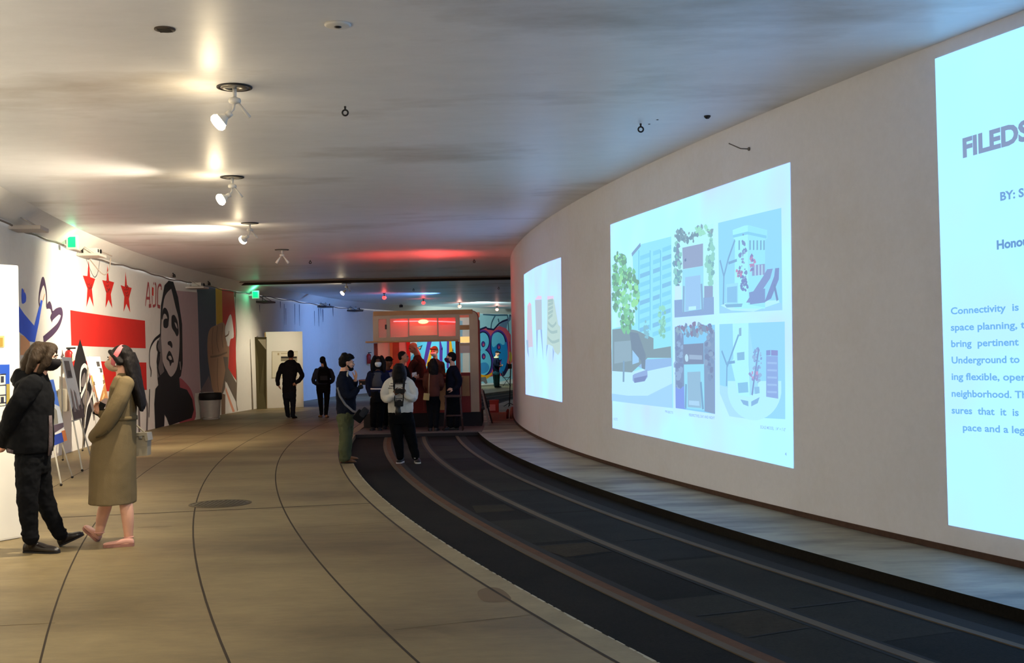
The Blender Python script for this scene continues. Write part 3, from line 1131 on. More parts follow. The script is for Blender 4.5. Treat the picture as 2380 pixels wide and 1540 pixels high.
p = rpaint(2)
p.poly(Z8([(768, 826), (952, 818), (953, 1227), (773, 1200)]), em(126, 196, 240))
p.poly(Z8([(768, 830), (808, 860), (812, 1120), (772, 1200)]), em(118, 136, 176))
p.poly(Z8([(772, 1105), (812, 1100), (820, 1205), (773, 1200)]), em(118, 140, 226))
p.poly(Z8([(902, 900), (952, 850), (953, 1227), (905, 1215)]), em(122, 142, 180))
leaves(p, Z8([(845, 840)])[0], 38, 14, 46, [em(116, 136, 170), em(136, 160, 184), em(128, 116, 150)], 4)
leaves(p, Z8([(930, 940)])[0], 10, 66, 46, [em(116, 136, 176), em(132, 150, 184), em(110, 120, 160)], 4)
leaves(p, Z8([(790, 980)])[0], 8, 66, 40, [em(112, 126, 170), em(136, 160, 200)], 4)
p.poly(Z8([(808, 908), (902, 902), (903, 998), (810, 1000)]), em(116, 126, 160))
p.poly(Z8([(836, 955), (895, 958), (895, 978), (836, 976)]), em(150, 166, 196))
p.poly(Z8([(816, 965), (824, 952), (832, 965), (830, 985), (820, 985)]), em(180, 216, 236), 3)
p.poly(Z8([(812, 1000), (904, 998), (906, 1210), (815, 1200)]), em(140, 214, 242))
p.poly(Z8([(828, 1035), (888, 1032), (892, 1200), (830, 1195)]), em(140, 176, 206))
p.poly(Z8([(835, 1165), (882, 1168), (884, 1190), (835, 1185)]), em(166, 204, 236))
p.line(Z8([(822, 1090), (820, 1200)]), 0.05, em(110, 150, 190), 0); p.line(Z8([(890, 1080), (900, 1205)]), 0.05, em(110, 150, 190), 0)
p.build('lit_kiosk_photo', root)

Y8 = cr(1640, 380, 2.139)
p = rpaint(2)
p.poly(Y8([(64, 295), (378, 220), (383, 728), (70, 745)]), em(140, 210, 246))
p.poly(Y8([(75, 710), (150, 735), (260, 730), (380, 690), (382, 728), (70, 745)]), em(150, 206, 246))
p.poly(Y8([(76, 705), (130, 730), (240, 735), (370, 690), (365, 678), (110, 690)]), em(178, 236, 255))
p.poly(Y8([(136, 330), (195, 308), (215, 306), (308, 330), (308, 372), (296, 380), (298, 720), (145, 720), (148, 376), (138, 370)]), em(158, 240, 252))
p.poly(Y8([(212, 306), (308, 330), (308, 372), (298, 380), (298, 715), (214, 700)]), em(146, 226, 250))
p.line(Y8([(138, 362), (210, 345), (305, 365)]), 0.03, em(126, 200, 236), 0)
for x in (166, 220, 238, 256, 274, 290):
    p.poly(Y8([(x, 382), (x + 7, 381), (x + 7, 428), (x, 430)]), em(112, 160, 200))
p.poly(Y8([(234, 505), (298, 498), (298, 552), (234, 558)]), em(138, 150, 198))
for x in (250, 268, 284):
    p.line(Y8([(x, 503), (x, 556)]), 0.02, em(180, 230, 255), 0)
p.poly(Y8([(105, 600), (165, 592), (165, 700), (105, 700)]), em(150, 218, 248))
p.poly(Y8([(110, 615), (160, 608), (160, 690), (110, 690)]), em(128, 184, 228))
p.poly(Y8([(205, 690), (290, 560), (310, 525), (338, 522), (325, 570), (245, 692)]), em(124, 140, 196))
p.poly(Y8([(296, 690), (345, 560), (350, 520), (370, 518), (368, 575), (330, 670)]), em(116, 132, 190))
p.poly(Y8([(220, 640), (300, 620), (300, 690), (225, 700)]), em(120, 140, 196))
p.line(Y8([(345, 600), (362, 680)]), 0.04, em(110, 130, 180), 0)
for q in ([(92, 700), (95, 560), (118, 470), (150, 380)], [(95, 560), (76, 480)], [(118, 495), (160, 480)]):
    p.line(Y8(q), 0.03, em(116, 160, 204), 0)
leaves(p, Y8([(190, 480)])[0], 9, 62, 40, [em(116, 136, 190), em(140, 160, 206)], 2.6)
leaves(p, Y8([(170, 545)])[0], 8, 10, 12, [em(190, 130, 176), em(150, 120, 170)], 2.6)
leaves(p, Y8([(238, 500)])[0], 6, 28, 22, [em(126, 120, 180), em(180, 130, 180)], 2.6)
leaves(p, Y8([(198, 600)])[0], 8, 24, 20, [em(112, 126, 186)], 2.6)
p.poly(Y8([(100, 700), (190, 695), (185, 712), (110, 715)]), em(120, 170, 210))
p.build('model_front_photo', root)

p = rpaint(2)
p.poly(Y8([(70, 798), (395, 785), (398, 1270), (120, 1255), (72, 1100)]), em(140, 208, 246))
p.poly(Y8([(72, 1100), (110, 1110), (135, 1180), (190, 1245), (260, 1275), (120, 1255), (72, 1140)]), em(166, 218, 252))
c8 = [(245 + 135 * math.cos(k * PI / 20), 1115 + 160 * math.sin(k * PI / 20)) for k in range(21)]
p.poly(Y8([(378, 1080)] + c8[1:-1] + [(112, 1080)]), em(176, 236, 255))
p.poly(Y8([(136, 795), (215, 792), (216, 1000), (225, 1160), (165, 1150), (128, 985), (140, 970)]), em(170, 242, 255))
p.poly(Y8([(216, 800), (222, 1150), (262, 1140), (262, 1080), (228, 1070)]), em(150, 214, 248))
for q, cc in (([(168, 818), (180, 815), (180, 855), (168, 858)], (126, 170, 206)), ([(158, 940), (195, 935), (196, 975), (160, 978)], (124, 176, 216)),
              ([(162, 1090), (212, 1085), (215, 1136), (166, 1140)], (126, 186, 226)), ([(304, 928), (325, 926), (325, 952), (304, 954)], (124, 136, 200)),
              ([(328, 926), (362, 928), (362, 955), (328, 954)], (128, 130, 196)), ([(304, 956), (362, 957), (364, 1168), (304, 1158)], (132, 158, 218)),
              ([(176, 1172), (215, 1180), (216, 1206), (190, 1196)], (124, 168, 216)), ([(230, 1182), (272, 1160), (262, 1190), (230, 1206)], (124, 168, 216)),
              ([(245, 1110), (270, 1108), (272, 1140), (250, 1145)], (130, 180, 222))):
    p.poly(Y8(q), em(*cc))
for k in range(5):
    p.line(Y8([(310, 990 + 36 * k), (358, 992 + 36 * k)]), 0.02, em(150, 180, 230), 0)
for q in ([(108, 1105), (110, 1010), (168, 850)], [(110, 1000), (84, 930)], [(112, 990), (150, 985)]):
    p.line(Y8(q), 0.03, em(112, 160, 206), 0)
leaves(p, Y8([(262, 990)])[0], 10, 46, 40, [em(124, 150, 206), em(140, 170, 216)], 2.6)
leaves(p, Y8([(244, 1055)])[0], 13, 10, 18, [em(190, 140, 190), em(140, 140, 200)], 2.6)
p.line(Y8([(236, 1150), (248, 1060), (270, 920)]), 0.03, em(116, 136, 190), 0)
p.build('model_top_photo', root)

cap = em(140, 166, 220)


def tline(name, s_, a, b, cap_, m_, bold=0.02):
    """one part per word, so that every word stands where the slide has it"""
    p_ = rpaint(3)
    ptext(p_, s_, a, b, cap_, m_, bold)
    V, F = p_.mb.v, p_.mb.f
    ang = [math.atan2(v[1] - CY, v[0] - CX) % (2 * PI) * RW for v in V]
    fs = sorted(F, key=lambda f: min(ang[k] for k in f))
    groups, end = [], None
    for f in fs:
        lo, hi = min(ang[k] for k in f), max(ang[k] for k in f)
        if end is None or lo - end > 0.28 * cap_ * 0.0055:
            groups.append([])
            end = hi
        groups[-1].append(f)
        end = max(end, hi)
    for g in groups:
        q = MB()
        ids = sorted({k for f in g for k in f})
        mp = {k: n_ for n_, k in enumerate(ids)}
        q.add([V[k] for k in ids], [[mp[k] for k in f] for f in g])
        q.build(name, m_, root, fixn=False)


tline('caption_word', 'PROJECTS', (1547, 958), (1565, 961), 5, cap)
tline('caption_word', 'PERSPECTIVES, DAY AND NIGHT', (1602, 966.5), (1662, 974), 6, cap)
tline('caption_word', 'SCALE MODEL  1/4" = 1\'-0"', (1768, 995), (1827, 1002), 7, cap)
tline('caption_word', '4', (1825.5, 1058), (1829, 1059), 8, em(120, 150, 220))
tline('caption_word', 'NOTE', (1427, 976), (1436, 977), 6, em(160, 186, 236))

# right-hand slide, running out of the frame
root = empty('projected_slide', on(RW, hit_right(2240, 1230)[0], 0.3), 'projected text slide at the right edge with grey heading and paragraph', 'projection')
al = hit_right(2190, 700)[0]
zt = hit_right(2192, 130)[1]
zb = hit_right(2188, 1216)[1]
p = rpaint()
wid = 3.5
s0 = al * RS
p.raw([(s0 + wid * k / 14, zt) for k in range(15)] + [(s0 + wid * (1 - k / 14), zb) for k in range(15)], BG3)
p.build('light_field', root)
tline('heading_word', 'FILEDS', (2239, 365), (2396, 322), 42, em(116, 128, 168), 0.045)
tline('byline_word', 'BY: S', (2326, 466), (2381, 456), 19, em(96, 140, 200), 0.035)
tline('byline_word', 'Honou', (2318, 579), (2391, 569), 20, em(84, 130, 190), 0.04)
cp = em(92, 160, 226)
for s_, a_, b_ in (('Connectivity  is', (2211, 730), (2369, 721)), ('space planning, t', (2211, 768), (2384, 762)), ('bring  pertinent', (2212, 806), (2369, 802)),
                   ('Underground to', (2213, 844), (2371, 842.5)), ('ing flexible, oper', (2213, 882), (2386, 884)), ('neighborhood. Th', (2213, 921), (2388, 925)),
                   ('sures  that  it  is', (2213, 960), (2369, 966)), ('pace and a leg', (2239, 1000), (2383, 1007))):
    tline('paragraph_word', s_, a_, b_, 15.5, cp, 0.024)

# ------------------------------------------------------------------ ceiling and wall fittings
M_white = mat('white_enamel', S(226, 222, 214), 0.4, 0, 0.5)
M_dark = mat('dark_metal', S(38, 36, 36), 0.5, 0.3, 0.5)
M_black = mat('black_matt', S(14, 14, 15), 0.7, 0, 0.3)
M_lampwhite = mat('lamp_glow', S(255, 226, 170), 0.5, emit=(1.0, 0.84, 0.56, 1), es=14)
M_green = mat('exit_green', S(10, 160, 96), 0.4, emit=S(10, 220, 140), es=0.9)
M_chrome = mat('brushed_metal', S(176, 174, 170), 0.3, 0.9)
M_pipe = mat('conduit_paint', S(150, 140, 130), 0.5, 0.2)
M_pipe_d = mat('conduit_dark', S(52, 44, 38), 0.6, 0.2)


def basis(d):
    """rotation whose local Z points along d"""
    return Vector(d).normalized().to_track_quat('Z', 'Y').to_matrix()


def gallery_lamp(x, y, aim, lit, label, group='gallery lamps in the ceiling row'):
    root = empty('ceiling_spotlight', (x, y, H), label, 'ceiling lamp', group)
    r = MB()
    r.lathe((x, y, 0), [(0.155, H - 0.001), (0.155, H - 0.010), (0.135, H - 0.014), (0.128, H - 0.006)], 32, 0)
    r.lathe((x, y, 0), [(0.128, H - 0.006), (0.118, H - 0.012), (0.04, H - 0.02), (0.03, H - 0.004)], 32, 1)
    ro = r.build('canopy_ring', [M_dark, M_chrome], root)
    s = MB()
    s.tube([(x, y, H - 0.012), (x, y, H - 0.10)], [0.020, 0.016], 14)
    s.lathe((x, y, 0), [(0.016, H - 0.09), (0.05, H - 0.105), (0.056, H - 0.125), (0.05, H - 0.142), (0.02, H - 0.15)], 24)
    s.build('stem', M_white, root)
    q0 = Vector((x, y, H - 0.14))
    if aim is None:
        for dx, dy in ((-0.12, -0.05), (0.14, 0.03)):
            a = MB()
            e = q0 + Vector((dx, dy, -0.16))
            a.tube([q0 + Vector((dx * .2, dy * .2, 0)), e], [0.012, 0.03], 12)
            a.build('lamp_arm', M_white, root)
        return
    p, d = lamp_mouth(x, y, aim)
    b = p - d * 0.165
    a = MB()
    a.tube([q0, q0.lerp(b, 0.55) + Vector((0.02, 0, 0)), b], 0.011, 10)
    a.tube([b - d * 0.03, b + d * 0.02], 0.03, 14)
    a.build('lamp_arm', M_white, root)
    B = basis(d)
    h = MB()
    h.lathe(b, [(0.026, 0.0), (0.030, 0.03), (0.046, 0.05), (0.062, 0.070), (0.066, 0.078), (0.058, 0.075), (0.04, 0.045)], 24, 0, B)
    ho = h.build('lamp_head', M_white, root)
    g = MB()
    g.lathe(b, [(0.02, 0.05), (0.058, 0.075), (0.078, 0.105), (0.076, 0.130), (0.055, 0.150), (0.03, 0.156), (0.005, 0.157)], 24, 0, B)
    g.build('bulb', M_lampwhite, ho)
    a = MB()
    a.tube([q0 + Vector((0.03, 0, 0)), q0 + Vector((0.125, 0.02, -0.13))], [0.010, 0.016], 12)
    a.build('spare_arm', M_white, root)


GL = ['nearest ceiling spotlight, white head tilted to the lower left under a dark round canopy',
      'second ceiling spotlight of the row, glowing head seen from the front',
      'third ceiling spotlight of the row, small glowing head with a white side arm',
      'unlit white ceiling spotlight, fourth of the row with two bare arms',
      'lit ceiling spotlight beyond the ceiling conduit, above the walking pair']
for (x, y), a, w_, lb in zip(LAMPS, LAMP_AIM, LAMP_W, GL):
    gallery_lamp(x, y, a if w_ else None, w_ > 0, lb)

M_redglow = mat('red_glow', S(200, 20, 20), 0.4, emit=(1.0, 0.05, 0.05, 1), es=3.0)
M_redhot = mat('red_hot_glow', S(255, 200, 180), 0.4, emit=(1.0, 0.30, 0.22, 1), es=2.4)
for (u, v), hot, lb in (((893, 681), 0, 'red hanging lamp furthest left above the bar kiosk'), ((984, 694), 0, 'red hanging lamp above the middle of the kiosk roof'),
                        ((1068, 703), 1, 'bright pinkish hanging lamp above the right half of the kiosk roof'),
                        ((1155, 711), 1, 'bright pinkish hanging lamp above the painted number nine'),
                        ((1124, 728), 0, 'dim red hanging lamp just right of the kiosk roof corner')):
    p = G(u, v, H)
    root = empty('hanging_lamp', p, lb, 'hanging lamp', 'red lamps on the far ceiling')
    s = MB(); s.tube([p, p + Vector((0, 0, -0.08))], 0.012, 8)
    s.lathe(p, [(0.05, 0), (0.05, -0.02), (0.03, -0.03)], 16)
    s.lathe(p, [(0.015, -0.07), (0.03, -0.085), (0.05, -0.11), (0.052, -0.12)], 18)
    s.build('lamp_holder', M_dark, root)
    b = MB(); b.ell(p + Vector((0, 0, -0.17)), (0.085, 0.085, 0.075)); b.build('bulb', M_redhot if hot else M_redglow, root)
    d_ = bpy.data.lights.new('red_bulb_light', 'POINT'); d_.energy = 5 if not hot else 9; d_.color = (1, 0.1, 0.08) if not hot else (1, .45, .35)
    d_.shadow_soft_size = 0.06
    lo_ = bpy.data.objects.new('red_bulb_light', d_); COL.objects.link(lo_); lo_.location = p + Vector((0, 0, -0.34))

EH = [((802, 247), 'eye bolt hanging from the ceiling right of the nearest spotlight'), ((1489, 287), 'eye bolt hanging from the blue-lit ceiling above the middle slide'),
      ((721, 604), 'tiny eye bolt on the ceiling just before the conduit, left of the red glow'), ((1102, 602), 'tiny eye bolt in the red glow on the ceiling'),
      ((961, 670), 'tiny eye bolt beyond the conduit above the kiosk'), ((1159, 666), 'tiny eye bolt beyond the conduit beside the inner wall')]
for (u, v), lb in EH:
    p = G(u, v, H)
    e = MB()
    e.tube([p + Vector((0, 0, 0.01)), p + Vector((0, 0, -0.03))], [0.012, 0.009], 10)
    e.torus(p + Vector((0, 0, -0.062)), 0.027, 0.0085, Matrix.Rotation(PI / 2, 3, 'X'), 0, 24, 10)
    tag(e.build('eye_bolt', M_dark), lb, 'eye bolt', 'eye bolts in the ceiling')
# plates on the ceiling
p = G(383, 67, H)
root = empty('ceiling_vent', p, 'small dark round vent in the ceiling at the upper left', 'vent')
b = MB(); b.lathe(p, [(0.075, 0.0), (0.075, -0.008), (0.05, -0.012)], 24); b.build('rim', mat('vent_brown', S(70, 58, 48), 0.7), root)
b = MB()
for k in range(-2, 3): b.box(p + Vector((0, k * 0.02, -0.013)), (0.09, 0.007, 0.004))
b.build('grille', M_dark, root)
p = G(785, 56, H)
root = empty('smoke_detector', p, 'white round detector plate on the ceiling at the top centre', 'detector')
b = MB(); b.lathe(p, [(0.095, 0), (0.095, -0.010), (0.082, -0.018), (0.03, -0.020), (0.028, -0.020)], 32); b.build('plate', M_white, root)
b = MB(); b.lathe(p, [(0.026, -0.018), (0.026, -0.024), (0.01, -0.026)], 20); b.build('sensor', M_dark, root)
p = G(1644, 269, H)
b = MB(); b.lathe(p, [(0.035, 0), (0.033, -0.012), (0.016, -0.03), (0.008, -0.032)], 18)
tag(b.build('ceiling_plug', M_dark), 'small dark conical plug on the ceiling right of the eye bolt', 'plug')
for (u, v), lb in (((1509, 288), 'nearer dark speck of a bolt hole beside the blue-lit eye bolt'), ((1528, 278), 'farther dark speck of a bolt hole beside the blue-lit eye bolt')):
    p = G(u, v, H); b = MB(); b.lathe(p, [(0.012, 0.0), (0.012, -0.004), (0.004, -0.005)], 12)
    tag(b.build('bolt_head', M_dark), lb, 'bolt')
# bent pin in the inner wall
a0, z0 = hit_right(1742, 346); a1, z1 = hit_right(1714, 334)
b = MB()
b.tube([on(RW - 0.01, a0, z0), on(RW + 0.09, a0 - 0.02, z0 + 0.005), on(RW + 0.10, (a0 + a1) / 2, (z0 + z1) / 2), on(RW + 0.10, a1, z1)], 0.006, 8)
b.lathe(on(RW + 0.004, a0, z0), [(0.02, 0), (0.018, 0.01), (0.006, 0.014)], 12, 0, basis(on(RW + 1, a0, z0) - on(RW, a0, z0)))
tag(b.build('wall_hook', mat('hook_grey', S(110, 104, 100), 0.5, 0.5)), 'bent grey metal hook high on the inner wall above the middle slide', 'hook')

# conduits crossing the ceiling before the far stretch
PX = [(-8.75, 35.4), (-8.45, 35.35), (-5.1, 35.2), (-2.5, 35.3), (0.05, 35.4)]
b = MB(); b.tube([(-9.0, 35.15, 3.80), (-8.62, 35.15, 4.0)] + [(x, y - 0.25, H - 0.03) for x, y in PX[1:]], 0.022, 10)
tag(b.build('conduit', M_pipe), 'thin grey conduit running across the ceiling, upper of the pair', 'conduit')
b = MB(); b.tube([(-9.0, 35.65, 3.74), (-8.62, 35.62, 3.98)] + [(x, y + 0.25, H - 0.05) for x, y in PX[1:]], 0.05, 10)
tag(b.build('conduit', M_pipe_d), 'thick dark conduit running across the ceiling, lower of the pair', 'conduit')


def wall_at(u, v):
    a, z = hit_left(u, v)
    p = on(RL(a), a, z)
    n = (Vector((CX, CY, z)) - p).normalized()
    return a, z, p, n, Vector((-n.y, n.x, 0))


# cable tray line along the top of the outer wall
pts = []
for i in range(70):
    t = 193 - i * 0.27
    pts.append(on(RL(t) - 0.05, t, 3.77 + 0.012 * math.sin(i * 1.3) + 0.02 * math.sin(i * 0.37)))
b = MB(); b.tube(pts, 0.016, 8)
tag(b.build('wall_cable', mat('cable_grey', S(126, 114, 104), 0.6)), 'long grey cable run along the top of the mural wall', 'cable')
pts = [on(RL(t) - 0.05, t, 3.76 + 0.02 * math.sin(t * 3)) for t in np.linspace(174.4, 163, 40)]
b = MB(); b.tube(pts, 0.014, 8)
tag(b.build('wall_cable', mat('cable_dark', S(58, 60, 76), 0.6)), 'dark cable run along the top of the blue-lit far wall', 'cable')


def exit_sign(u, v, wd, ht, lab, rot=0.0):
    a, z, p, n, t = wall_at(u, v)
    root = empty('exit_sign', p, lab, 'exit sign', 'green exit signs on the outer wall')
    # hung at right angles to the wall so both faces show along the tunnel
    c = p + n * 0.24
    fx = Vector((n.x, n.y, 0)).normalized()
    R = Matrix((fx, Vector((-fx.y, fx.x, 0)), Vector((0, 0, 1)))).transposed()
    b = MB(); b.box(c, (wd, 0.09, ht), 0, 0, R, 0.012); b.build('housing', M_white, root)
    b = MB(); b.box(c, (wd - 0.07, 0.096, ht - 0.07), 0, 0, R, 0.004); b.build('lit_face', M_green, root)
    b = MB(); b.box(p + n * 0.06, (0.13, 0.05, 0.07), 0, 0, R); b.build('mount', M_white, root)
    d_ = bpy.data.lights.new('exit_glow', 'POINT'); d_.energy = 5; d_.color = (0.1, 1, 0.5); d_.shadow_soft_size = .1
    lo_ = bpy.data.objects.new('exit_glow', d_); COL.objects.link(lo_); lo_.location = c + Vector((0.05, -0.25, 0.15))


exit_sign(136, 563, 0.20, 0.26, 'green exit sign above the left wall lamp shelf, near the dove mural')
exit_sign(578, 685, 0.24, 0.26, 'green exit sign above the olive board on the far wall')


def shelf(u, v, ln, dp, th, mm, lab, grp='projector shelves on the outer wall'):
    a, z, p, n, t = wall_at(u, v)
    R = Matrix((n, t, Vector((0, 0, 1)))).transposed()
    root = empty('wall_shelf', p, lab, 'wall shelf', grp)
    b = MB(); b.box(p + n * (dp / 2 + 0.005), (dp, ln, th), 0, 0, R, 0.006); b.build('shelf_board', mm, root)
    for k in (-1, 1):
        b = MB()
        o = p + t * (k * ln * 0.36)
        b.tube([o + n * 0.02 + Vector((0, 0, 0.24)), o + n * (dp * 0.8) + Vector((0, 0, th / 2))], 0.009, 8)
        b.tube([o + n * 0.012 + Vector((0, 0, -0.02)), o + n * 0.012 + Vector((0, 0, 0.26))], 0.011, 8)
        b.build('bracket', mm, root)
    return p, n, t, R, root


def projector(p, n, t, R, lab, dp):
    c = p + n * (dp * 0.55) + Vector((0, 0, 0.03 + 0.055))
    root = empty('projector', c, lab, 'projector')
    b = MB(); b.box(c, (0.26, 0.32, 0.10), 0, 0, R, 0.015); b.build('housing', mat('projector_white', S(206, 202, 192), 0.4), root)
    b = MB(); b.lathe(c + n * 0.13 + t * 0.08, [(0.042, -0.01), (0.042, 0.02), (0.032, 0.024), (0.03, 0.012)], 20, 0, basis(n)); b.build('lens', M_black, root)
    b = MB()
    for k in range(5): b.box(c + n * 0.131 - t * (0.03 + k * 0.02), (0.004, 0.008, 0.06), 0, 0, R)
    b.build('vent_grille', M_dark, root)


M_shelf = mat('shelf_grey', S(196, 186, 176), 0.6)
M_shelfd = mat('shelf_dark', S(64, 58, 56), 0.6)
shelf(30, 532, 0.55, 0.46, 0.06, M_shelf, 'empty white shelf on the mural wall at the left edge, below the cable')
P2 = shelf(186, 594, 0.60, 0.42, 0.05, M_shelf, 'pale shelf holding a projector above the first red star')
projector(*P2[:4], 'boxy white projector on the wall shelf above the first red star', 0.42)
a, z, p, n, t = wall_at(222, 600)
b = MB()
for q in ([p + n * 0.3, p + n * .3 - t * .15 + Vector((0, 0, -.25)), p + n * .25 - t * .4 + Vector((0, 0, -.36)), p + n * .1 - t * .75 + Vector((0, 0, -.1)), p + n * .06 - t * 1.0 + Vector((0, 0, .05))],
          [p + n * .3 + t * .1 + Vector((0, 0, .05)), p + n * .25 - t * .5 + Vector((0, 0, .08)), p + n * .08 - t * 1.1 + Vector((0, 0, .05))]):
    b.tube([Vector(w_) for w_ in smooth_pts([tuple(k) for k in q], 6)], 0.011, 8)
tag(b.build('hanging_cable', mat('cable_pale', S(170, 156, 142), 0.6)), 'loose pale cable looping below the projector shelf', 'cable')
P3 = shelf(437, 669, 0.5, 0.5, 0.05, M_shelf, 'shelf above the portrait mural beside the striped mural')
projector(*P3[:4], 'dark-lensed projector on the shelf above the portrait mural', 0.5)
for u, v, lb in ((603, 702, 'dark shelf left of the drips, under the far exit sign'), (744, 713, 'dark stained shelf in the middle of the blue-lit wall'),
                 (815, 722, 'faint shelf on the blue-lit wall nearest the kiosk')):
    P4 = shelf(u, v, 0.8, 0.42, 0.06, M_shelfd, lb)
    if u != 603:
        projector(*P4[:4], 'projector on the ' + lb.split(' ', 1)[1] if u == 744 else 'projector standing on the shelf nearest the kiosk', 0.42)
for (u, v), lb in (((386, 607), 'tiny clip light on the sloping wall top above the lettering mural'), ((470, 640), 'tiny clip light on the sloping wall top above the striped mural')):
    a, z, p, n, t = wall_at(u, v)
    p = on(RL(a) - 0.16, a, 3.90)
    root = empty('clip_light', p, lb, 'clip light')
    b = MB(); b.tube([p, p + Vector((0.05, -0.03, -0.06))], 0.012, 8); b.build('clip', M_dark, root)
    b = MB(); b.lathe(p + Vector((0.05, -0.03, -0.07)), [(0.02, 0.03), (0.035, 0), (0.04, -0.05), (0.03, -0.05)], 14); b.build('shade', M_dark, root)
# striplight far above the kiosk, small bracket
p = G(932, 706, H)
b = MB(); b.box(p + Vector((0, 0, -0.10)), (0.12, 0.2, 0.12), 0, 0.4, None, 0.01); b.tube([p, p + Vector((0, 0, -0.06))], 0.015, 8)
tag(b.build('ceiling_speaker', M_dark), 'small dark box hanging from the far ceiling behind the kiosk roof', 'speaker')


# ------------------------------------------------------------------ display panels and easels
M_panel = mat('panel_white', S(246, 242, 232), 0.7, 0, 0.3, var=0.02, scale=3)
P0, P1 = G(52, 1249), G(0, 1258)
dr = (P1 - P0).normalized()
nr = Vector((-dr.y, dr.x, 0))
if nr.dot(Vector((0, 0, 0)) - P0) < 0: nr = -nr
zt = D(53, 616, P0.y).z
R = Matrix((dr, nr, Vector((0, 0, 1)))).transposed()
b = MB(); b.box(P0 + dr * 0.61 - nr * 0.06 + Vector((0, 0, zt / 2 + 0.001)), (1.22, 0.12, zt - 0.002), 0, 0, R, 0.02)
root = empty('display_panel', P0 + dr * 0.6, 'tall white display panel at the left edge behind the man in black', 'display panel')
b.build('board', M_panel, root)
b = MB(); b.box(P0 + dr * 0.61 - nr * 0.06 + Vector((0, 0, 0.012)), (1.16, 0.10, 0.022), 0, 0, R)
b.build('plinth', M_dark, root)


def on_panel(u, v):
    d = ray(u, v)
    o = Vector((0, 0, EYE))
    t = (P0 - o).dot(nr) / d.dot(nr)
    return o + d * t


def flat(name, pts, mm, parent=None, off=0.004, n=None):
    n = n or nr
    P = [p + n * off for p in pts]
    b = MB(); b.hull([p - n * 0.003 for p in P], P, 0)
    return b.build(name, mm, parent)


def prect(u0, v0, u1, v1):
    return [on_panel(u0, v0), on_panel(u1, v0 - (u1 - u0) * 0.02), on_panel(u1, v1 - (u1 - u0) * 0.1), on_panel(u0, v1)]


q = prect(-60, 848, 21, 948)
root = empty('poster', q[3], 'blue-topped poster of shelves on the white panel at the left edge', 'poster')
flat('print', q, mat('poster_blue', S(40, 84, 190), 0.5), root, 0.008)
flat('shelf_drawing', prect(-60, 870, 11, 948), mat('poster_cream', S(232, 226, 206), 0.6), root, 0.011)
for y in (872, 897, 920, 938):
    flat('shelf_line', prect(-60, y, 12, y + 3), mat('poster_ink', S(44, 44, 60), 0.6), root, 0.013)
for x, y in ((0, 874), (-14, 900), (0, 922), (-30, 876)):
    flat('book_block', prect(x, y, x + 7, y + 15), mat('poster_ink', S(44, 44, 60), 0.6), root, 0.013)
flat('plant_drawing', prect(13, 892, 21, 940), mat('poster_olive', S(170, 150, 70), 0.6), root, 0.012)
q = prect(-50, 781, 9, 812)
root = empty('poster', q[3], 'small ochre picture high on the white panel at the left edge', 'poster')
flat('print', q, mat('poster_sand', S(196, 176, 120), 0.6), root, 0.008)
flat('dark_figure', prect(-30, 785, 5, 808), mat('poster_gold', S(160, 130, 50), 0.6), root, 0.011)

M_easel = mat('easel_white', S(226, 220, 206), 0.5)
M_easeld = mat('easel_foot', S(40, 34, 30), 0.8)


def easel(feet, tip, bar_z, lab):
    root = empty('easel', ((feet[0] + feet[1]) / 2), lab, 'easel', 'white tripod easels along the mural wall')
    for k, f in enumerate(feet):
        b = MB()
        tp = tip + (f - tip) * 0.02
        b.tube([f + Vector((0, 0, 0.02)), tp], 0.012, 8)
        lg = b.build('leg', M_easel, root)
        b = MB(); b.ell(f + Vector((0, 0, 0.018)), (0.02, 0.02, 0.018), None, 0, 10, 6); b.build('foot', M_easeld, lg)
    b = MB()
    k = (tip.z - bar_z) / tip.z
    a, c = tip + (feet[0] - tip) * k, tip + (feet[1] - tip) * k
    e = (c - a).normalized() * 0.08
    b.tube([a - e, c + e], 0.012, 8)
    b.build('ledge', M_easel, root)
    return a, c


def board(corners, items, label, th=0.006):
    """corners: near-bottom, far-bottom, far-top, near-top"""
    nb, fb, ft, nt_ = corners
    n = (fb - nb).cross(nt_ - nb).normalized()
    if n.x < 0: n = -n
    corners = [p + n * 0.02 for p in corners]
    nb, fb, ft, nt_ = corners
    root = empty('poster_board', (nb + fb) / 2, label, 'poster board', 'poster boards on the easels')
    b = MB(); b.hull([p - n * th for p in corners], [p + n * 0.0 for p in corners], 0)
    b.build('board', M_panel, root)

    def at(x, y):
        return (nb * (1 - x) + fb * x) * (1 - y) + (nt_ * (1 - x) + ft * x) * y
    for i, (nm, pts, mm) in enumerate(items):
        b = MB()
        P = [at(*p) + n * (0.001 + 0.0012 * i) for p in pts]
        b.hull(P, [p + n * 0.001 for p in P], 0)
        b.build(nm, mm, root)


def rc(x0, y0, x1, y1):
    return [(x0, y0), (x1, y0), (x1, y1), (x0, y1)]


def pr(name, r, g, b):
    return mat('print_' + name, S(r, g, b), 0.55, var=0.12, scale=9)


def lean(nu, nv, Yn, fu, fv, Yf, tnu, tnv, tfu, tfv):
    """board corners: the foot at depth Yn/Yf, the top leaning back towards the wall"""
    return [D(nu, nv, Yn), D(fu, fv, Yf), D(tfu, tfv, Yf + 0.12), D(tnu, tnv, Yn + 0.12)]


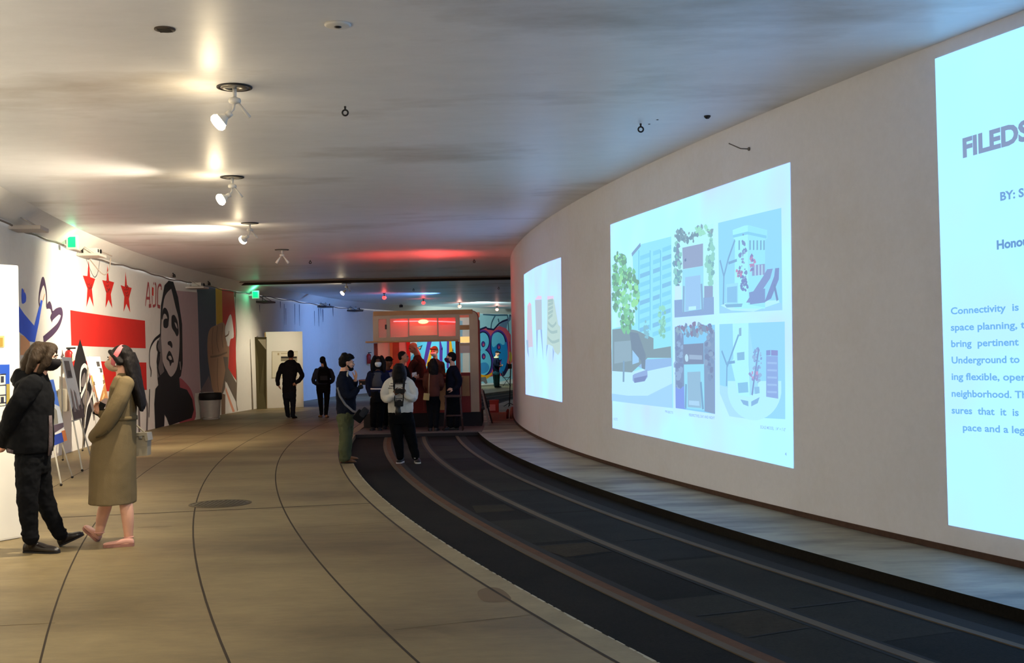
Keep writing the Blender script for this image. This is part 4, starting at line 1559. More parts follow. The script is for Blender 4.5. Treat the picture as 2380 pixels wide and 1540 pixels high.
# front board: blue poster
f = [G(142, 1129), G(168, 1111), G(104, 1096)]
C1 = lean(122, 1036, 15.45, 152, 1024, 16.15, 90, 886, 121, 882)
easel(f, (C1[2] + C1[3]) / 2 + Vector((-0.08, 0.0, 0.10)), 0.55, 'white easel behind the man in black, holding the blue poster')
board(C1, [('sky_print', rc(0, .22, 1, 1), pr('sky', 84, 132, 226)), ('pale_print', [(0, .22), (1, .22), (1, .55), (0, .72)], pr('mist', 214, 220, 224)),
           ('tower_print', [(0, .3), (.62, .3), (.72, .5), (.3, .68), (0, .6)], pr('stone', 150, 146, 130)),
           ('canopy_print', [(0, .17), (.95, .22), (1, .29), (0, .30)], pr('mauve', 98, 82, 92)),
           ('lower_print', rc(0, .0, .72, .15), pr('royal', 48, 76, 170)), ('tab_print', rc(.72, .0, 1, .17), pr('rust', 206, 120, 60))],
      'blue and grey poster board on the easel behind the man in black')
f = [G(191, 1095), G(216, 1082), G(146, 1070)]
C2 = lean(168, 977, 17.5, 194, 969, 18.15, 140, 830, 163, 831)
easel(f, (C2[2] + C2[3]) / 2 + Vector((-0.06, 0.0, 0.06)), 0.76, 'white easel between the two standing people, holding the board of hands')
board(C2, [('photo_print', rc(.14, .66, .66, .94), pr('graphite', 128, 118, 108)), ('photo_dark', rc(.3, .68, .6, .78), pr('coal', 76, 70, 66)),
           ('ground_print', [(0, 0), (1, 0), (1, .16), (.8, .22), (.5, .13), (.2, .22), (0, .16)], pr('umber', 108, 92, 86)),
           ('finger_print', [(.16, .12), (.34, .12), (.34, .44), (.24, .50)], pr('taupe2', 168, 150, 138)),
           ('finger_print', [(.5, .14), (.66, .12), (.64, .40), (.5, .47)], pr('taupe2', 168, 150, 138)),
           ('finger_print', [(.84, .14), (.99, .14), (.97, .30), (.88, .26)], pr('taupe2', 168, 150, 138))],
      'white poster board with grey hand shapes, on the easel left of the woman')
f = [G(232, 1064), G(256, 1052), G(192, 1048)]
C3 = lean(227, 951, 20.3, 252, 945, 21.0, 197, 829, 230, 829)
easel(f, (C3[2] + C3[3]) / 2 + Vector((-0.06, 0.0, 0.06)), 0.80, 'white easel mostly hidden behind the woman in the coat')
board(C3, [('orange_print', rc(0, .44, 1, .64), pr('amber', 226, 166, 84)), ('clay_print', rc(0, .06, 1, .44), pr('clay', 170, 118, 70)),
           ('shadow_print', [(0, .44), (.3, .46), (.6, .40), (1, .48), (1, .54), (.5, .50), (.1, .52)], pr('olive2', 128, 100, 68)),
           ('base_print', [(0, .0), (1, .0), (1, .16), (0, .22)], pr('umber', 108, 92, 86)),
           ('loop_print', [(.25, .22), (.5, .16), (.75, .24), (.72, .38), (.6, .26), (.4, .26), (.3, .36)], pr('sandy', 224, 180, 120)),
           ('icon_print', rc(.62, .8, .84, .9), pr('coal', 76, 70, 66)), ('icon_print', rc(.7, .68, .92, .77), pr('coal', 76, 70, 66))],
      'half-white half-orange poster board beside the woman in the coat')

# grey box and extinguisher on the mural wall
a, z, p, n, t = wall_at(136, 930)
R = Matrix((n, t, Vector((0, 0, 1)))).transposed()
b = MB(); b.box(p + n * 0.085, (0.12, 0.30, 0.40), 0, 0, R, 0.01)
b.box(p + n * 0.147, (0.006, 0.26, 0.36), 0, 0, R)
tag(b.build('electrical_box', mat('box_grey', S(176, 168, 152), 0.6)), 'grey electrical box on the wall behind the front easel', 'electrical box')


def extinguisher(u, v, ht, lab):
    a, z, p, n, t = wall_at(u, v)
    c = p + n * 0.12
    root = empty('fire_extinguisher', p, lab, 'fire extinguisher')
    r_ = 0.2 * ht
    b = MB(); b.lathe(c, [(r_ * .9, -ht / 2), (r_, -ht / 2 + .03), (r_, ht * .22), (r_ * .8, ht * .34), (r_ * .35, ht * .40), (r_ * .3, ht * .42)], 20)
    b.build('cylinder', mat('extinguisher_red', S(176, 28, 26), 0.35, 0, 0.5), root)
    b = MB(); b.tube([c + Vector((0, 0, ht * .4)), c + Vector((0, 0, ht * .48))], .025, 10); b.box(c + n * .04 + Vector((0, 0, ht * .50)), (.16, .03, .03), 0, 0, Matrix((n, t, Vector((0, 0, 1)))).transposed())
    b.build('valve', M_dark, root)
    b = MB(); b.tube([c + Vector((0, 0, ht * .44)), c + t * .12 + Vector((0, 0, ht * .3)), c + t * .13 + Vector((0, 0, -ht * .2))], .014, 8)
    b.build('hose', M_black, root)
    b = MB(); b.box(c + n * (r_ + .001), (.004, .09, .14), 0, 0, Matrix((n, t, Vector((0, 0, 1)))).transposed()); b.build('care_label', mat('label_cream', S(214, 206, 180), .6), root)


extinguisher(144, 831, 0.34, 'red fire extinguisher on the mural wall between the man and the black spire mural')
extinguisher(852, 832, 0.50, 'dark red fire extinguisher on the blue-lit wall left of the kiosk')

# far white panel, its poster and the olive board behind it
Yp = G(662, 947).y
b = MB()
A, B = G(621, 949), G(706, 946)
dr2 = (B - A).normalized(); n2 = Vector((dr2.y, -dr2.x, 0))
R2 = Matrix((dr2, n2, Vector((0, 0, 1)))).transposed()
Lp = (B - A).length
zt2 = D(662, 770, A.y).z
b.box(A + dr2 * Lp / 2 - n2 * 0.15 + Vector((0, 0, zt2 / 2 + .001)), (Lp, 0.30, zt2 - .002), 0, 0, R2, 0.012)
root = empty('display_panel', A + dr2 * Lp / 2, 'tall white display panel in front of the far wall, behind the walking man', 'display panel')
b.build('board', M_panel, root)
b = MB(); b.box(A - dr2 * 0.006 - n2 * 0.15 + Vector((0, 0, zt2 / 2)), (0.012, 0.28, zt2 - .03), 0, 0, R2)
b.build('edge_strip', mat('panel_edge', S(216, 178, 120), .7), root)


def far(u, v, off=0.005):
    d = ray(u, v); o = Vector((0, 0, EYE))
    return o + d * ((A - o).dot(n2) / d.dot(n2)) + n2 * off


root = empty('poster', far(661, 878), 'outlined white poster on the far white panel, behind the walking man', 'poster')
b = MB(); P = [far(632, 816), far(692, 816), far(692, 878), far(632, 878)]; b.hull(P, [p - n2 * .004 for p in P]); b.build('print', mat('poster_paper', S(240, 232, 208), .7), root)
for nm, q, cc in (('border_line', (632, 816, 692, 817), (190, 176, 140)), ('border_line', (632, 877, 692, 878), (190, 176, 140)), ('border_line', (632, 816, 633, 878), (190, 176, 140)),
                  ('black_block', (653, 828, 690, 839), (40, 36, 32)), ('grey_block', (653, 832, 690, 839), (150, 140, 118)), ('round_mark', (645, 820, 649, 825), (190, 170, 130)),
                  ('text_block', (653, 820, 676, 822), (200, 186, 150))):
    b = MB(); P = [far(q[0], q[1], .007 + (nm == 'grey_block') * .002), far(q[2], q[1], .007 + (nm == 'grey_block') * .002), far(q[2], q[3], .007 + (nm == 'grey_block') * .002), far(q[0], q[3], .007 + (nm == 'grey_block') * .002)]
    b.hull(P, [p - n2 * .001 for p in P]); b.build(nm, mat('print_%d_%d' % cc[:2], S(*cc), .7), root)
root = empty('olive_board', D(607, 949, 37.25), 'tall olive board with a white triangle, standing left of the far white panel', 'board')
C = [G(597, 951), G(619, 950), D(619, 783, 37.2), D(592, 783, 37.2)]
b = MB(); b.hull(C, [p + Vector((0, .05, 0)) for p in C]); b.build('board', mat('olive', S(92, 84, 52), .8), root)
C = [D(599, 788, 37.18), D(618, 788, 37.18), D(618, 812, 37.18)]
b = MB(); b.hull(C, [p + Vector((0, .008, 0)) for p in C]); b.build('white_triangle', mat('tri_white', S(206, 196, 170), .8), root)

# litter bin
c = G(490, 974)
root = empty('litter_bin', c, 'round metal litter bin with a black liner against the striped mural', 'litter bin')
b = MB(); b.lathe(c, [(0.235, 0.0), (0.245, 0.015), (0.285, 0.55), (0.29, 0.56), (0.28, 0.55), (0.235, 0.03)], 32); b.build('drum', mat('bin_metal', S(186, 184, 180), 0.35, 0.45, var=.25, scale=4), root)
b = MB(); b.lathe(c, [(0.296, 0.54), (0.31, 0.56), (0.316, 0.65), (0.312, 0.71), (0.295, 0.735), (0.27, 0.72), (0.26, 0.6)], 32); b.build('liner', M_black, root)
b = MB(); b.torus(c + Vector((0, 0, 0.06)), 0.249, 0.008, None, 0, 32, 8); b.build('base_hoop', M_chrome, root)
# manhole cover
c = (G(445, 1170) + G(580, 1170)) / 2
rr = (G(580, 1170) - G(445, 1170)).length / 2
root = empty('manhole_cover', c, 'round iron manhole cover in the platform beside a joint', 'manhole cover')
b = MB(); b.lathe(c, [(rr, 0.0002), (rr, 0.004), (rr - .03, 0.005), (rr - .032, 0.002)], 40); b.build('rim', mat('iron_rim', S(84, 74, 56), .8, .2), root)
b = MB(); b.lathe(c, [(rr - .034, 0.0005), (rr - .034, 0.0035), (0.01, 0.0035)], 40, 0)
M_iron = mat('iron_plate', S(98, 90, 74), .7, .2, var=.3, scale=30)
b.build('plate', M_iron, root)
b = MB()
for i in range(-6, 7):
    for j in range(-6, 7):
        x, y = i * rr * .14, j * rr * .14
        if x * x + y * y < (rr * .85) ** 2: b.box(c + Vector((x, y, 0.0045)), (rr * .08, rr * .08, 0.004))
tag(b.build('tread_studs', mat('iron_stud', S(76, 68, 54), .7, .2), root), kind='stuff')

# ------------------------------------------------------------------ the bar kiosk (a cut-down streetcar front)
KY, KB = 26.0, 27.7


def kx(u, Y=KY): return D(u, 820, Y).x


def kz(v, Y=KY): return D(985, v, Y).z


M_tan = mat('kiosk_cream', S(186, 164, 138), 0.5, 0, 0.4, var=0.10, scale=5, bump=0.05)
M_wood = mat('kiosk_plywood', S(176, 132, 88), 0.6, 0, 0.3, var=0.18, scale=9, bump=0.1)
M_oxide = mat('kiosk_oxide_red', S(128, 34, 28), 0.5, 0, 0.4, var=0.18, scale=7)
M_kdark = mat('kiosk_dark', S(24, 20, 22), 0.7)
M_kpanel = mat('kiosk_white_board', S(206, 190, 182), 0.6, var=.06)
M_deck = mat('deck_grey', S(92, 78, 74), 0.6, 0.0, 0.4, var=0.25, scale=6)


def frosted(name, col, see):
    m = bpy.data.materials.new(name); m.use_nodes = True
    nt = m.node_tree; nt.nodes.clear()
    o = nt.nodes.new('ShaderNodeOutputMaterial'); t = nt.nodes.new('ShaderNodeBsdfTransparent'); r = nt.nodes.new('ShaderNodeBsdfTranslucent')
    g = nt.nodes.new('ShaderNodeBsdfGlossy'); g.inputs['Roughness'].default_value = 0.15
    r.inputs[0].default_value = col
    a = nt.nodes.new('ShaderNodeMixShader'); a.inputs[0].default_value = see
    nt.links.new(r.outputs[0], a.inputs[1]); nt.links.new(t.outputs[0], a.inputs[2])
    b_ = nt.nodes.new('ShaderNodeMixShader'); b_.inputs[0].default_value = 0.06
    nt.links.new(a.outputs[0], b_.inputs[1]); nt.links.new(g.outputs[0], b_.inputs[2]); nt.links.new(b_.outputs[0], o.inputs[0])
    return m


M_pane = frosted('frosted_pane', (0.78, 0.64, 0.63, 1), 0.62)
M_glass = frosted('door_glass', (0.6, 0.55, 0.5, 1), 0.75)
x0, x1 = kx(868), kx(1112)
zf, zr = 0.335, kz(722)
xm = kx(1068)
kiosk = empty('bar_kiosk', ((x0 + x1) / 2, KY, 0.0), 'streetcar-front bar kiosk glowing red, with a serving window and cream frame', 'kiosk')


def slab(name, u0, u1, v0, v1, m, y0=KY, y1=None, parent=None, bev=0.004):
    y1 = y0 + 0.06 if y1 is None else y1
    b = MB()
    a, c = kx(u0), kx(u1)
    zt_, zb_ = kz(v0), kz(v1)
    b.box(((a + c) / 2, (y0 + y1) / 2, (zt_ + zb_) / 2), (c - a, y1 - y0, zt_ - zb_), 0, 0, None, bev)
    return b.build(name, m, parent if parent is not None else kiosk)


def boxp(name, lo, hi, m, parent=None, bev=0.004):
    b = MB()
    b.box([(lo[i] + hi[i]) / 2 for i in range(3)], [hi[i] - lo[i] for i in range(3)], 0, 0, None, bev)
    return b.build(name, m, parent if parent is not None else kiosk)


# undercarriage and floor
boxp('undercarriage', (kx(842), KY + 0.02, 0.021), (kx(1116), KB, zf), M_kdark)
boxp('floor_plate', (x0, KY + 0.05, zf), (x1, KB, zf + 0.03), M_deck)
# front below the counter
zc = 1.09
boxp('front_panel', (x0, KY, zf), (xm, KY + 0.05, zc), M_oxide)
for ua, ub, mm, nm in ((884, 938, M_wood, 'wood_inset'), (958, 984, M_oxide, 'red_inset'), (1016, 1036, M_wood, 'wood_inset'), (1046, 1062, M_oxide, 'red_inset')):
    boxp(nm, (kx(ua), KY - 0.012, zf + 0.06), (kx(ub), KY, zc - 0.08), mm)
# counter with bracket legs, longer than the body on the left
b = MB(); b.box(((kx(833, 25.6) + kx(1074, 25.6)) / 2, 25.75, zc + 0.022), (kx(1074, 25.6) - kx(833, 25.6), 0.50, 0.044), 0, 0, None, 0.012)
b.build('counter', mat('counter_red', S(112, 40, 36), 0.25, 0, 0.5), kiosk)
b = MB(); b.box(((kx(833, 25.5) + kx(866, 25.5)) / 2, 25.51, zc - 0.03), (kx(866, 25.5) - kx(833, 25.5), 0.03, 0.09)); b.build('counter_end_rail', M_kdark, kiosk)
for u in (880, 1010):
    b = MB(); b.tube([(kx(u), KY - 0.02, zc - 0.32), (kx(u), 25.6, zc)], 0.02, 8); b.build('counter_bracket', M_kdark, kiosk)
# posts
for u0_, u1_, mm in ((869, 877, M_oxide), (1059, 1068, M_oxide)):
    boxp('corner_post', (kx(u0_), KY, zc), (kx(u1_), KY + 0.09, kz(795)), mm)
# left interior seen through the opening: back boards and posts
yb = KB - 0.1


def bx(u): return kx(u, yb)


def bz(v): return kz(v, yb)


boxp('back_board', (bx(877), yb, zf), (bx(907), yb + .03, bz(790)), M_kpanel)
boxp('back_post', (bx(906), yb - .03, zf), (bx(913), yb + .05, bz(770)), M_wood)
boxp('back_panel', (bx(913), yb, zf), (bx(928), yb + .03, bz(790)), mat('kiosk_rust_panel', S(150, 78, 56), .6, var=.3, scale=6))
boxp('back_board', (bx(928), yb, zf), (bx(945), yb + .03, bz(790)), M_kpanel)
boxp('back_post', (bx(945), yb - .03, zf), (bx(953.5), yb + .05, bz(770)), mat('kiosk_red_post', S(176, 28, 30), .5))
boxp('back_counter', (bx(953), yb - .35, zf + .03), (bx(1112), yb, bz(870)), M_oxide)
boxp('back_counter_top', (bx(953), yb - .38, bz(870)), (bx(1112), yb + .02, bz(867)), M_wood)
boxp('back_post', (bx(1059), yb - .03, bz(867)), (bx(1066), yb + .05, bz(770)), M_oxide)
# sides
boxp('side_wall', (x0, KY + .05, zf), (x0 + .04, KB, zc - .05), M_oxide)
boxp('side_wall', (x1 - .04, KY + .05, zf), (x1, KB, zr - .2), M_oxide)
# fascia above the serving window, with frosted windows
zb_ = kz(792)
slab('roof_board', 870, 1100, 721, 731, M_wood, KY - .02, KY + .10)
wins = [(881, 899.5, 739, 782), (908, 949.6, 737, 783), (952, 1017, 739, 779), (1020, 1060, 738, 782)]
slab('fascia_rail', 868, 1068, 731, 739, M_tan)
slab('fascia_rail', 868, 1068, 782, 792, M_tan)
edges = [868] + [w_ for q in wins for w_ in q[:2]] + [1068]
for a_, c_ in zip(edges[0::2], edges[1::2]):
    slab('fascia_stile', a_, c_, 738.5, 782.5, M_tan)
slab('fascia_sill', 952, 1017, 779, 783, M_tan)
for q in wins:
    slab('fascia_window', q[0], q[1], q[2], q[3], M_pane, KY + .025, KY + .032, None, 0)
slab('vent_flap', 896, 900, 752, 763, M_kdark, KY - .01, KY + .0)
# side fascia on the left and the roof frame (open in the middle, so the red light reaches the ceiling)
boxp('side_fascia', (x0, KY + .06, zb_), (x0 + .04, KB, zr), M_tan)
boxp('back_fascia', (x0, yb, bz(790)), (bx(945), yb + .04, zr), M_tan)
boxp('back_beam', (x0, yb, zr - .12), (x1, yb + .06, zr), M_tan)
for u in (905, 1000, 1066):
    boxp('roof_rib', (kx(u) - .03, KY + .1, zr - .06), (kx(u) + .03, yb, zr), M_wood)
# projecting shelf over the serving window
b = MB(); b.box(((kx(851, 25.75) + kx(1066, 25.75)) / 2, 25.83, kz(792, 25.8)), (kx(1066, 25.75) - kx(851, 25.75), 0.36, 0.035), 0, 0, None, 0.006)
b.build('awning_shelf', M_wood, kiosk)
# right-hand column: glazed strip and rounded corner
prof = []
R_ = 0.16
xa = kx(1092)
for k in range(9):
    t = PI / 2 * k / 8
    prof.append((x1 - R_ + R_ * math.sin(t), kz(724) - R_ + R_ * math.cos(t)))
out = [(xa, zf), (xa, kz(724))] + prof + [(x1, zf)]
b = MB(); b.hull([(x, KY - .01, z) for x, z in out], [(x, KY + .14, z) for x, z in out]); b.build('corner_column', M_tan, kiosk)
b = MB()
trim = [(x, z) for x, z in prof] + [(x1, zf)]
for (xa_, za_), (xb_, zb2) in zip(trim, trim[1:]):
    b.hull([(xa_, KY - .02, za_), (xb_, KY - .02, zb2), (xb_ + .02, KY - .02, zb2), (xa_ + .02, KY - .02, za_ + .01)],
           [(xa_, KY + .16, za_), (xb_, KY + .16, zb2), (xb_ + .02, KY + .16, zb2), (xa_ + .02, KY + .16, za_ + .01)])
b.build('corner_trim', M_oxide, kiosk)
slab('door_head', 1068, 1092, 722, 734, M_tan)
slab('door_stile', 1068, 1070, 734, 960, M_tan)
slab('door_rail', 1070, 1092, 757, 768, M_wood)
slab('door_rail', 1070, 1092, 799, 805, M_tan)
slab('door_window', 1070, 1092, 734, 757, M_glass, KY + .02, KY + .028, None, 0)
slab('door_window', 1070, 1092, 768, 799, M_glass, KY + .02, KY + .028, None, 0)
slab('door_panel', 1070, 1092, 805, 822, M_kpanel)
slab('door_window', 1070, 1092, 822, 868, M_glass, KY + .02, KY + .028, None, 0)
slab('door_panel', 1070, 1092, 868, 960, M_oxide)
slab('door_panel_inset', 1072, 1090, 875, 922, M_wood, KY - .012, KY)
# lamps inside, a band painted as red light, an amber pane reflection
boxp('red_light_band', (kx(872), KY + .52, kz(757, 26.5)), (kx(1066), KY + .55, kz(735, 26.5)), mat('painted_red_light', S(206, 16, 20), .5))  # added strip: red lamplight behind the upper panes, put into its colour
boxp('pale_lining', (kx(872), KY + .53, kz(790, 26.5)), (kx(1066), KY + .56, kz(757.5, 26.5)), M_kpanel)
b = MB(); b.tube([(kx(912), KY + .40, kz(745, 26.4)), (kx(1000), KY + .42, kz(746, 26.4)), (kx(1064), KY + .40, kz(750, 26.4))], 0.014, 10)
b.build('red_tube_lamp', mat('tube_red', S(255, 30, 30), .4, emit=(1, .05, .06, 1), es=16), kiosk)
b = MB(); b.ell((kx(982), KY + .42, kz(747, 26.4)), (0.12, 0.05, 0.05))
b.build('hot_lamp', mat('lamp_hot_red', S(255, 200, 140), .4, emit=(1, .42, .16, 1), es=9), kiosk)
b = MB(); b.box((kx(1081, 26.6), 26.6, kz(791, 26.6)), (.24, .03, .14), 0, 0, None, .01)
b.build('amber_pane_reflection', mat('amber_reflection', S(255, 210, 120), .4, emit=(1, .62, .2, 1), es=1.7), kiosk)  # no lamp: glowing plate added as the reflection on the door glass

# low deck in front of the kiosk
b = MB()
dk = [G(812, 1016, TZ), G(1117, 1012, TZ)]
dk = [Vector((kx(818, 24.25), 24.25, 0)), Vector((kx(1116, 24.25), 24.25, 0)), Vector((kx(1122, 26.0), 26.0, 0)), Vector((kx(842, 26.0), 26.0, 0))]
b.hull([p + Vector((0, 0, -0.03)) for p in dk], [p + Vector((0, 0, 0.02)) for p in dk])
root = empty('low_deck', dk[0].lerp(dk[1], .5), 'low dark deck across the track in front of the kiosk', 'deck')
b.build('deck_board', M_deck, root)
b = MB(); b.hull([dk[0] + Vector((0, -.03, TZ + .008)), dk[1] + Vector((0, -.03, TZ + .008)), dk[1] + Vector((0, .06, TZ + .008)), dk[0] + Vector((0, .06, TZ + .002))],
                 [dk[0] + Vector((0, -.03, -.005)), dk[1] + Vector((0, -.03, -.005)), dk[1] + Vector((0, .06, -.005)), dk[0] + Vector((0, .06, -.005))])
b.build('front_beam', M_kdark, root)
b = MB()
for u in (850, 930, 1010, 1090): b.box((kx(u, 25.2), 25.2, (TZ + .008 - .031) / 2), (.08, 1.3, -TZ - .03 - .010))
b.build('joist', M_kdark, root)
# leaning boards at the kiosk's right side
for k, (q, cc, lb) in enumerate((([(1113, 905), (1116, 903), (1133, 972), (1129, 974)], (190, 170, 150), 'narrow pale board leaning against the right side of the kiosk'),
                                 ([(1117, 908), (1119, 907), (1140, 968), (1137, 970)], (58, 40, 36), 'narrow dark board leaning beside the kiosk, right of the pale one'))):
    Y = 26.6 + .45 * k
    P = [D(u, v, Y) + Vector((.05, 0, 0)) for u, v in q]
    dz = min(P[2].z, P[3].z)
    P[2].z = P[3].z = 0.0005
    b = MB(); b.hull(P, [p + Vector((0, .30, 0)) for p in P])
    tag(b.build('leaning_board', mat('board_%d' % cc[0], S(*cc), .7, var=.1)), lb, 'board')

# bar stool
sx, sy = kx(1051, 24.55), 24.55
root = empty('bar_stool', (sx, sy, 0.02), 'dark bar stool with thin legs, in front of the man in navy', 'bar stool')
M_stool = mat('stool_dark', S(66, 44, 40), .5, .2)
b = MB(); b.box((sx, sy, .76), (.36, .34, .04), 0, 0, None, .012); b.build('seat', M_stool, root)
for i in (-1, 1):
    for j in (-1, 1):
        b = MB(); b.tube([(sx + i * .20, sy + j * .18, .022), (sx + i * .15, sy + j * .13, .745)], .013, 8); b.build('leg', M_stool, root)
b = MB()
for i in (-1, 1):
    b.tube([(sx + i * .184, sy - .164, .28), (sx + i * .184, sy + .164, .28)], .009, 8); b.tube([(sx - .18, sy + i * .16, .34), (sx + .18, sy + i * .16, .34)], .009, 8)
b.build('foot_rail', M_stool, root)

# crates and bags by the inner wall
M_crate = mat('crate_red', S(150, 74, 66), .7, var=.2, scale=6)
M_card = mat('carton', S(178, 140, 122), .8, var=.1, scale=8)


def carton(u0, u1, v0, v1, Y, zb, m, lb, lid=True, dpt=.35):
    a, c = D(u0, 850, Y).x, D(u1, 850, Y).x
    ht = (v1 - v0) * Y / FPX
    root = empty('carton', ((a + c) / 2, Y + dpt / 2, zb), lb, 'box', 'boxes stacked beside the kiosk')
    b = MB(); b.box(((a + c) / 2, Y + dpt / 2, zb + ht / 2), (c - a, dpt, ht), 0, 0, None, .006); b.build('body', m, root)
    b = MB(); b.box(((a + c) / 2, Y + dpt / 2, zb + ht - .03), (c - a + .01, dpt + .01, .05)); b.build('lid', m, root)
    return a, c, ht, root


Yc = 28.6
a, c, ht, r_ = carton(1137, 1156, 957, 973, Yc, 0.001, M_card, 'left carton of the bottom row beside the kiosk')
carton(1157, 1174, 957, 973, Yc, 0.001, M_card, 'right carton of the bottom row beside the kiosk')
a, c, h2, r_ = carton(1136, 1157, 928, 956.5, Yc, ht + .004, M_crate, 'tall red crate standing on the left carton')
b = MB(); b.box((D(1144, 900, Yc).x, Yc - .006, ht + .13), (.14, .008, .16)); b.build('paper_sheet', mat('sheet_pink', S(206, 170, 166), .7), r_)
for u, h_, cc, lb in ((1178.6, .24, (120, 60, 56), 'small red bag slumped right of the cartons'), (1188.5, .30, (150, 132, 120), 'pale crumpled bag against the inner wall beside the red bag')):
    p = G(u, 972)
    b = MB()
    b.loft([(p + Vector((0, 0, .002)), (.042, 0, 0), (0, .10, 0)), (p + Vector((0, 0, h_ * .5)), (.046, 0, 0), (0, .11, 0)), (p + Vector((.02, 0, h_ * .85)), (.036, 0, 0), (0, .07, 0)),
            (p + Vector((.03, 0, h_)), (.02, 0, 0), (0, .05, 0))], 14)
    tag(b.build('bag', mat('bag_%d' % cc[0], S(*cc), .8, var=.2, scale=20)), lb, 'bag')
# tray stand and folding chair in the far bend
p = G(1184, 945)
root = empty('floor_stand', p, 'thin black floor stand with a small head, beside the inner wall', 'stand')
top = D(1187, 851, p.y)
b = MB(); b.tube([p + Vector((0, 0, .03)), top], .016, 8); b.build('pole', M_black, root)
b = MB(); b.box(top + Vector((-.03, 0, .0)), (.13, .07, .15), 0, 0, None, .02); b.build('head', M_kdark, root)
for k in range(3):
    t = 2 * PI * k / 3 + .4
    b = MB(); b.tube([p + Vector((.0, 0, .12)), p + Vector((.22 * math.cos(t), .22 * math.sin(t), .012))], .010, 8); b.build('leg', M_black, root)
p = G(1178, 897.5)
root = empty('folding_chair', p, 'black folding chair behind the standing far person', 'folding chair')
M_ch = mat('chair_black', S(26, 26, 30), .5, .2)
b = MB(); b.box(p + Vector((0, .1, .44)), (.40, .36, .025), 0, 0, None, .008); b.build('seat', M_ch, root)
for dy in (-.08, .28):
    b = MB(); b.tube([p + Vector((-.20, dy, .012)), p + Vector((.17, dy, .50))], .012, 8); b.build('leg', M_ch, root)
    b = MB(); b.tube([p + Vector((.20, dy, .012)), p + Vector((-.17, dy, .50)), p + Vector((-.22, dy, .78))], .012, 8); b.build('leg', M_ch, root)
b = MB(); b.box(p + Vector((-.21, .1, .70)), (.02, .38, .16), 0, 0, None, .006); b.build('backrest', M_ch, root)

# ------------------------------------------------------------------ people
def skin(name, r, g, b):
    return mat('skin_' + name, S(r, g, b), 0.55, 0, 0.35, var=0.06, scale=20)


def cloth(name, r, g, b, rough=0.9, bump=0.16, sc=45, var=0.10):
    hair = name.startswith('hair')
    return mat('cloth_' + name, S(r, g, b), 0.62 if hair else rough, 0, 0.16 if hair else 0.12, var=0.3 if hair else var, scale=60 if hair else 12,
               bump=0.7 if hair else min(bump, .2), bscale=110 if hair else sc, stretch=(1, 1, .08) if hair else None)


M_eye = mat('eye_white', S(128, 118, 108), 0.3)
M_iris = mat('iris_dark', S(40, 28, 22), 0.2)
M_lips = mat('lips', S(150, 84, 78), 0.5)
ZV = Vector((0, 0, 1))


def frame(f, tilt=0.0):
    f = Vector(f).normalized()
    r = f.cross(ZV).normalized()
    u = r.cross(f).normalized()
    if tilt:
        q = Matrix.Rotation(tilt, 3, f)
        r, u = q @ r, q @ u
    return Matrix((r, f, u)).transposed()      # local x = person's right, y = forward, z = up


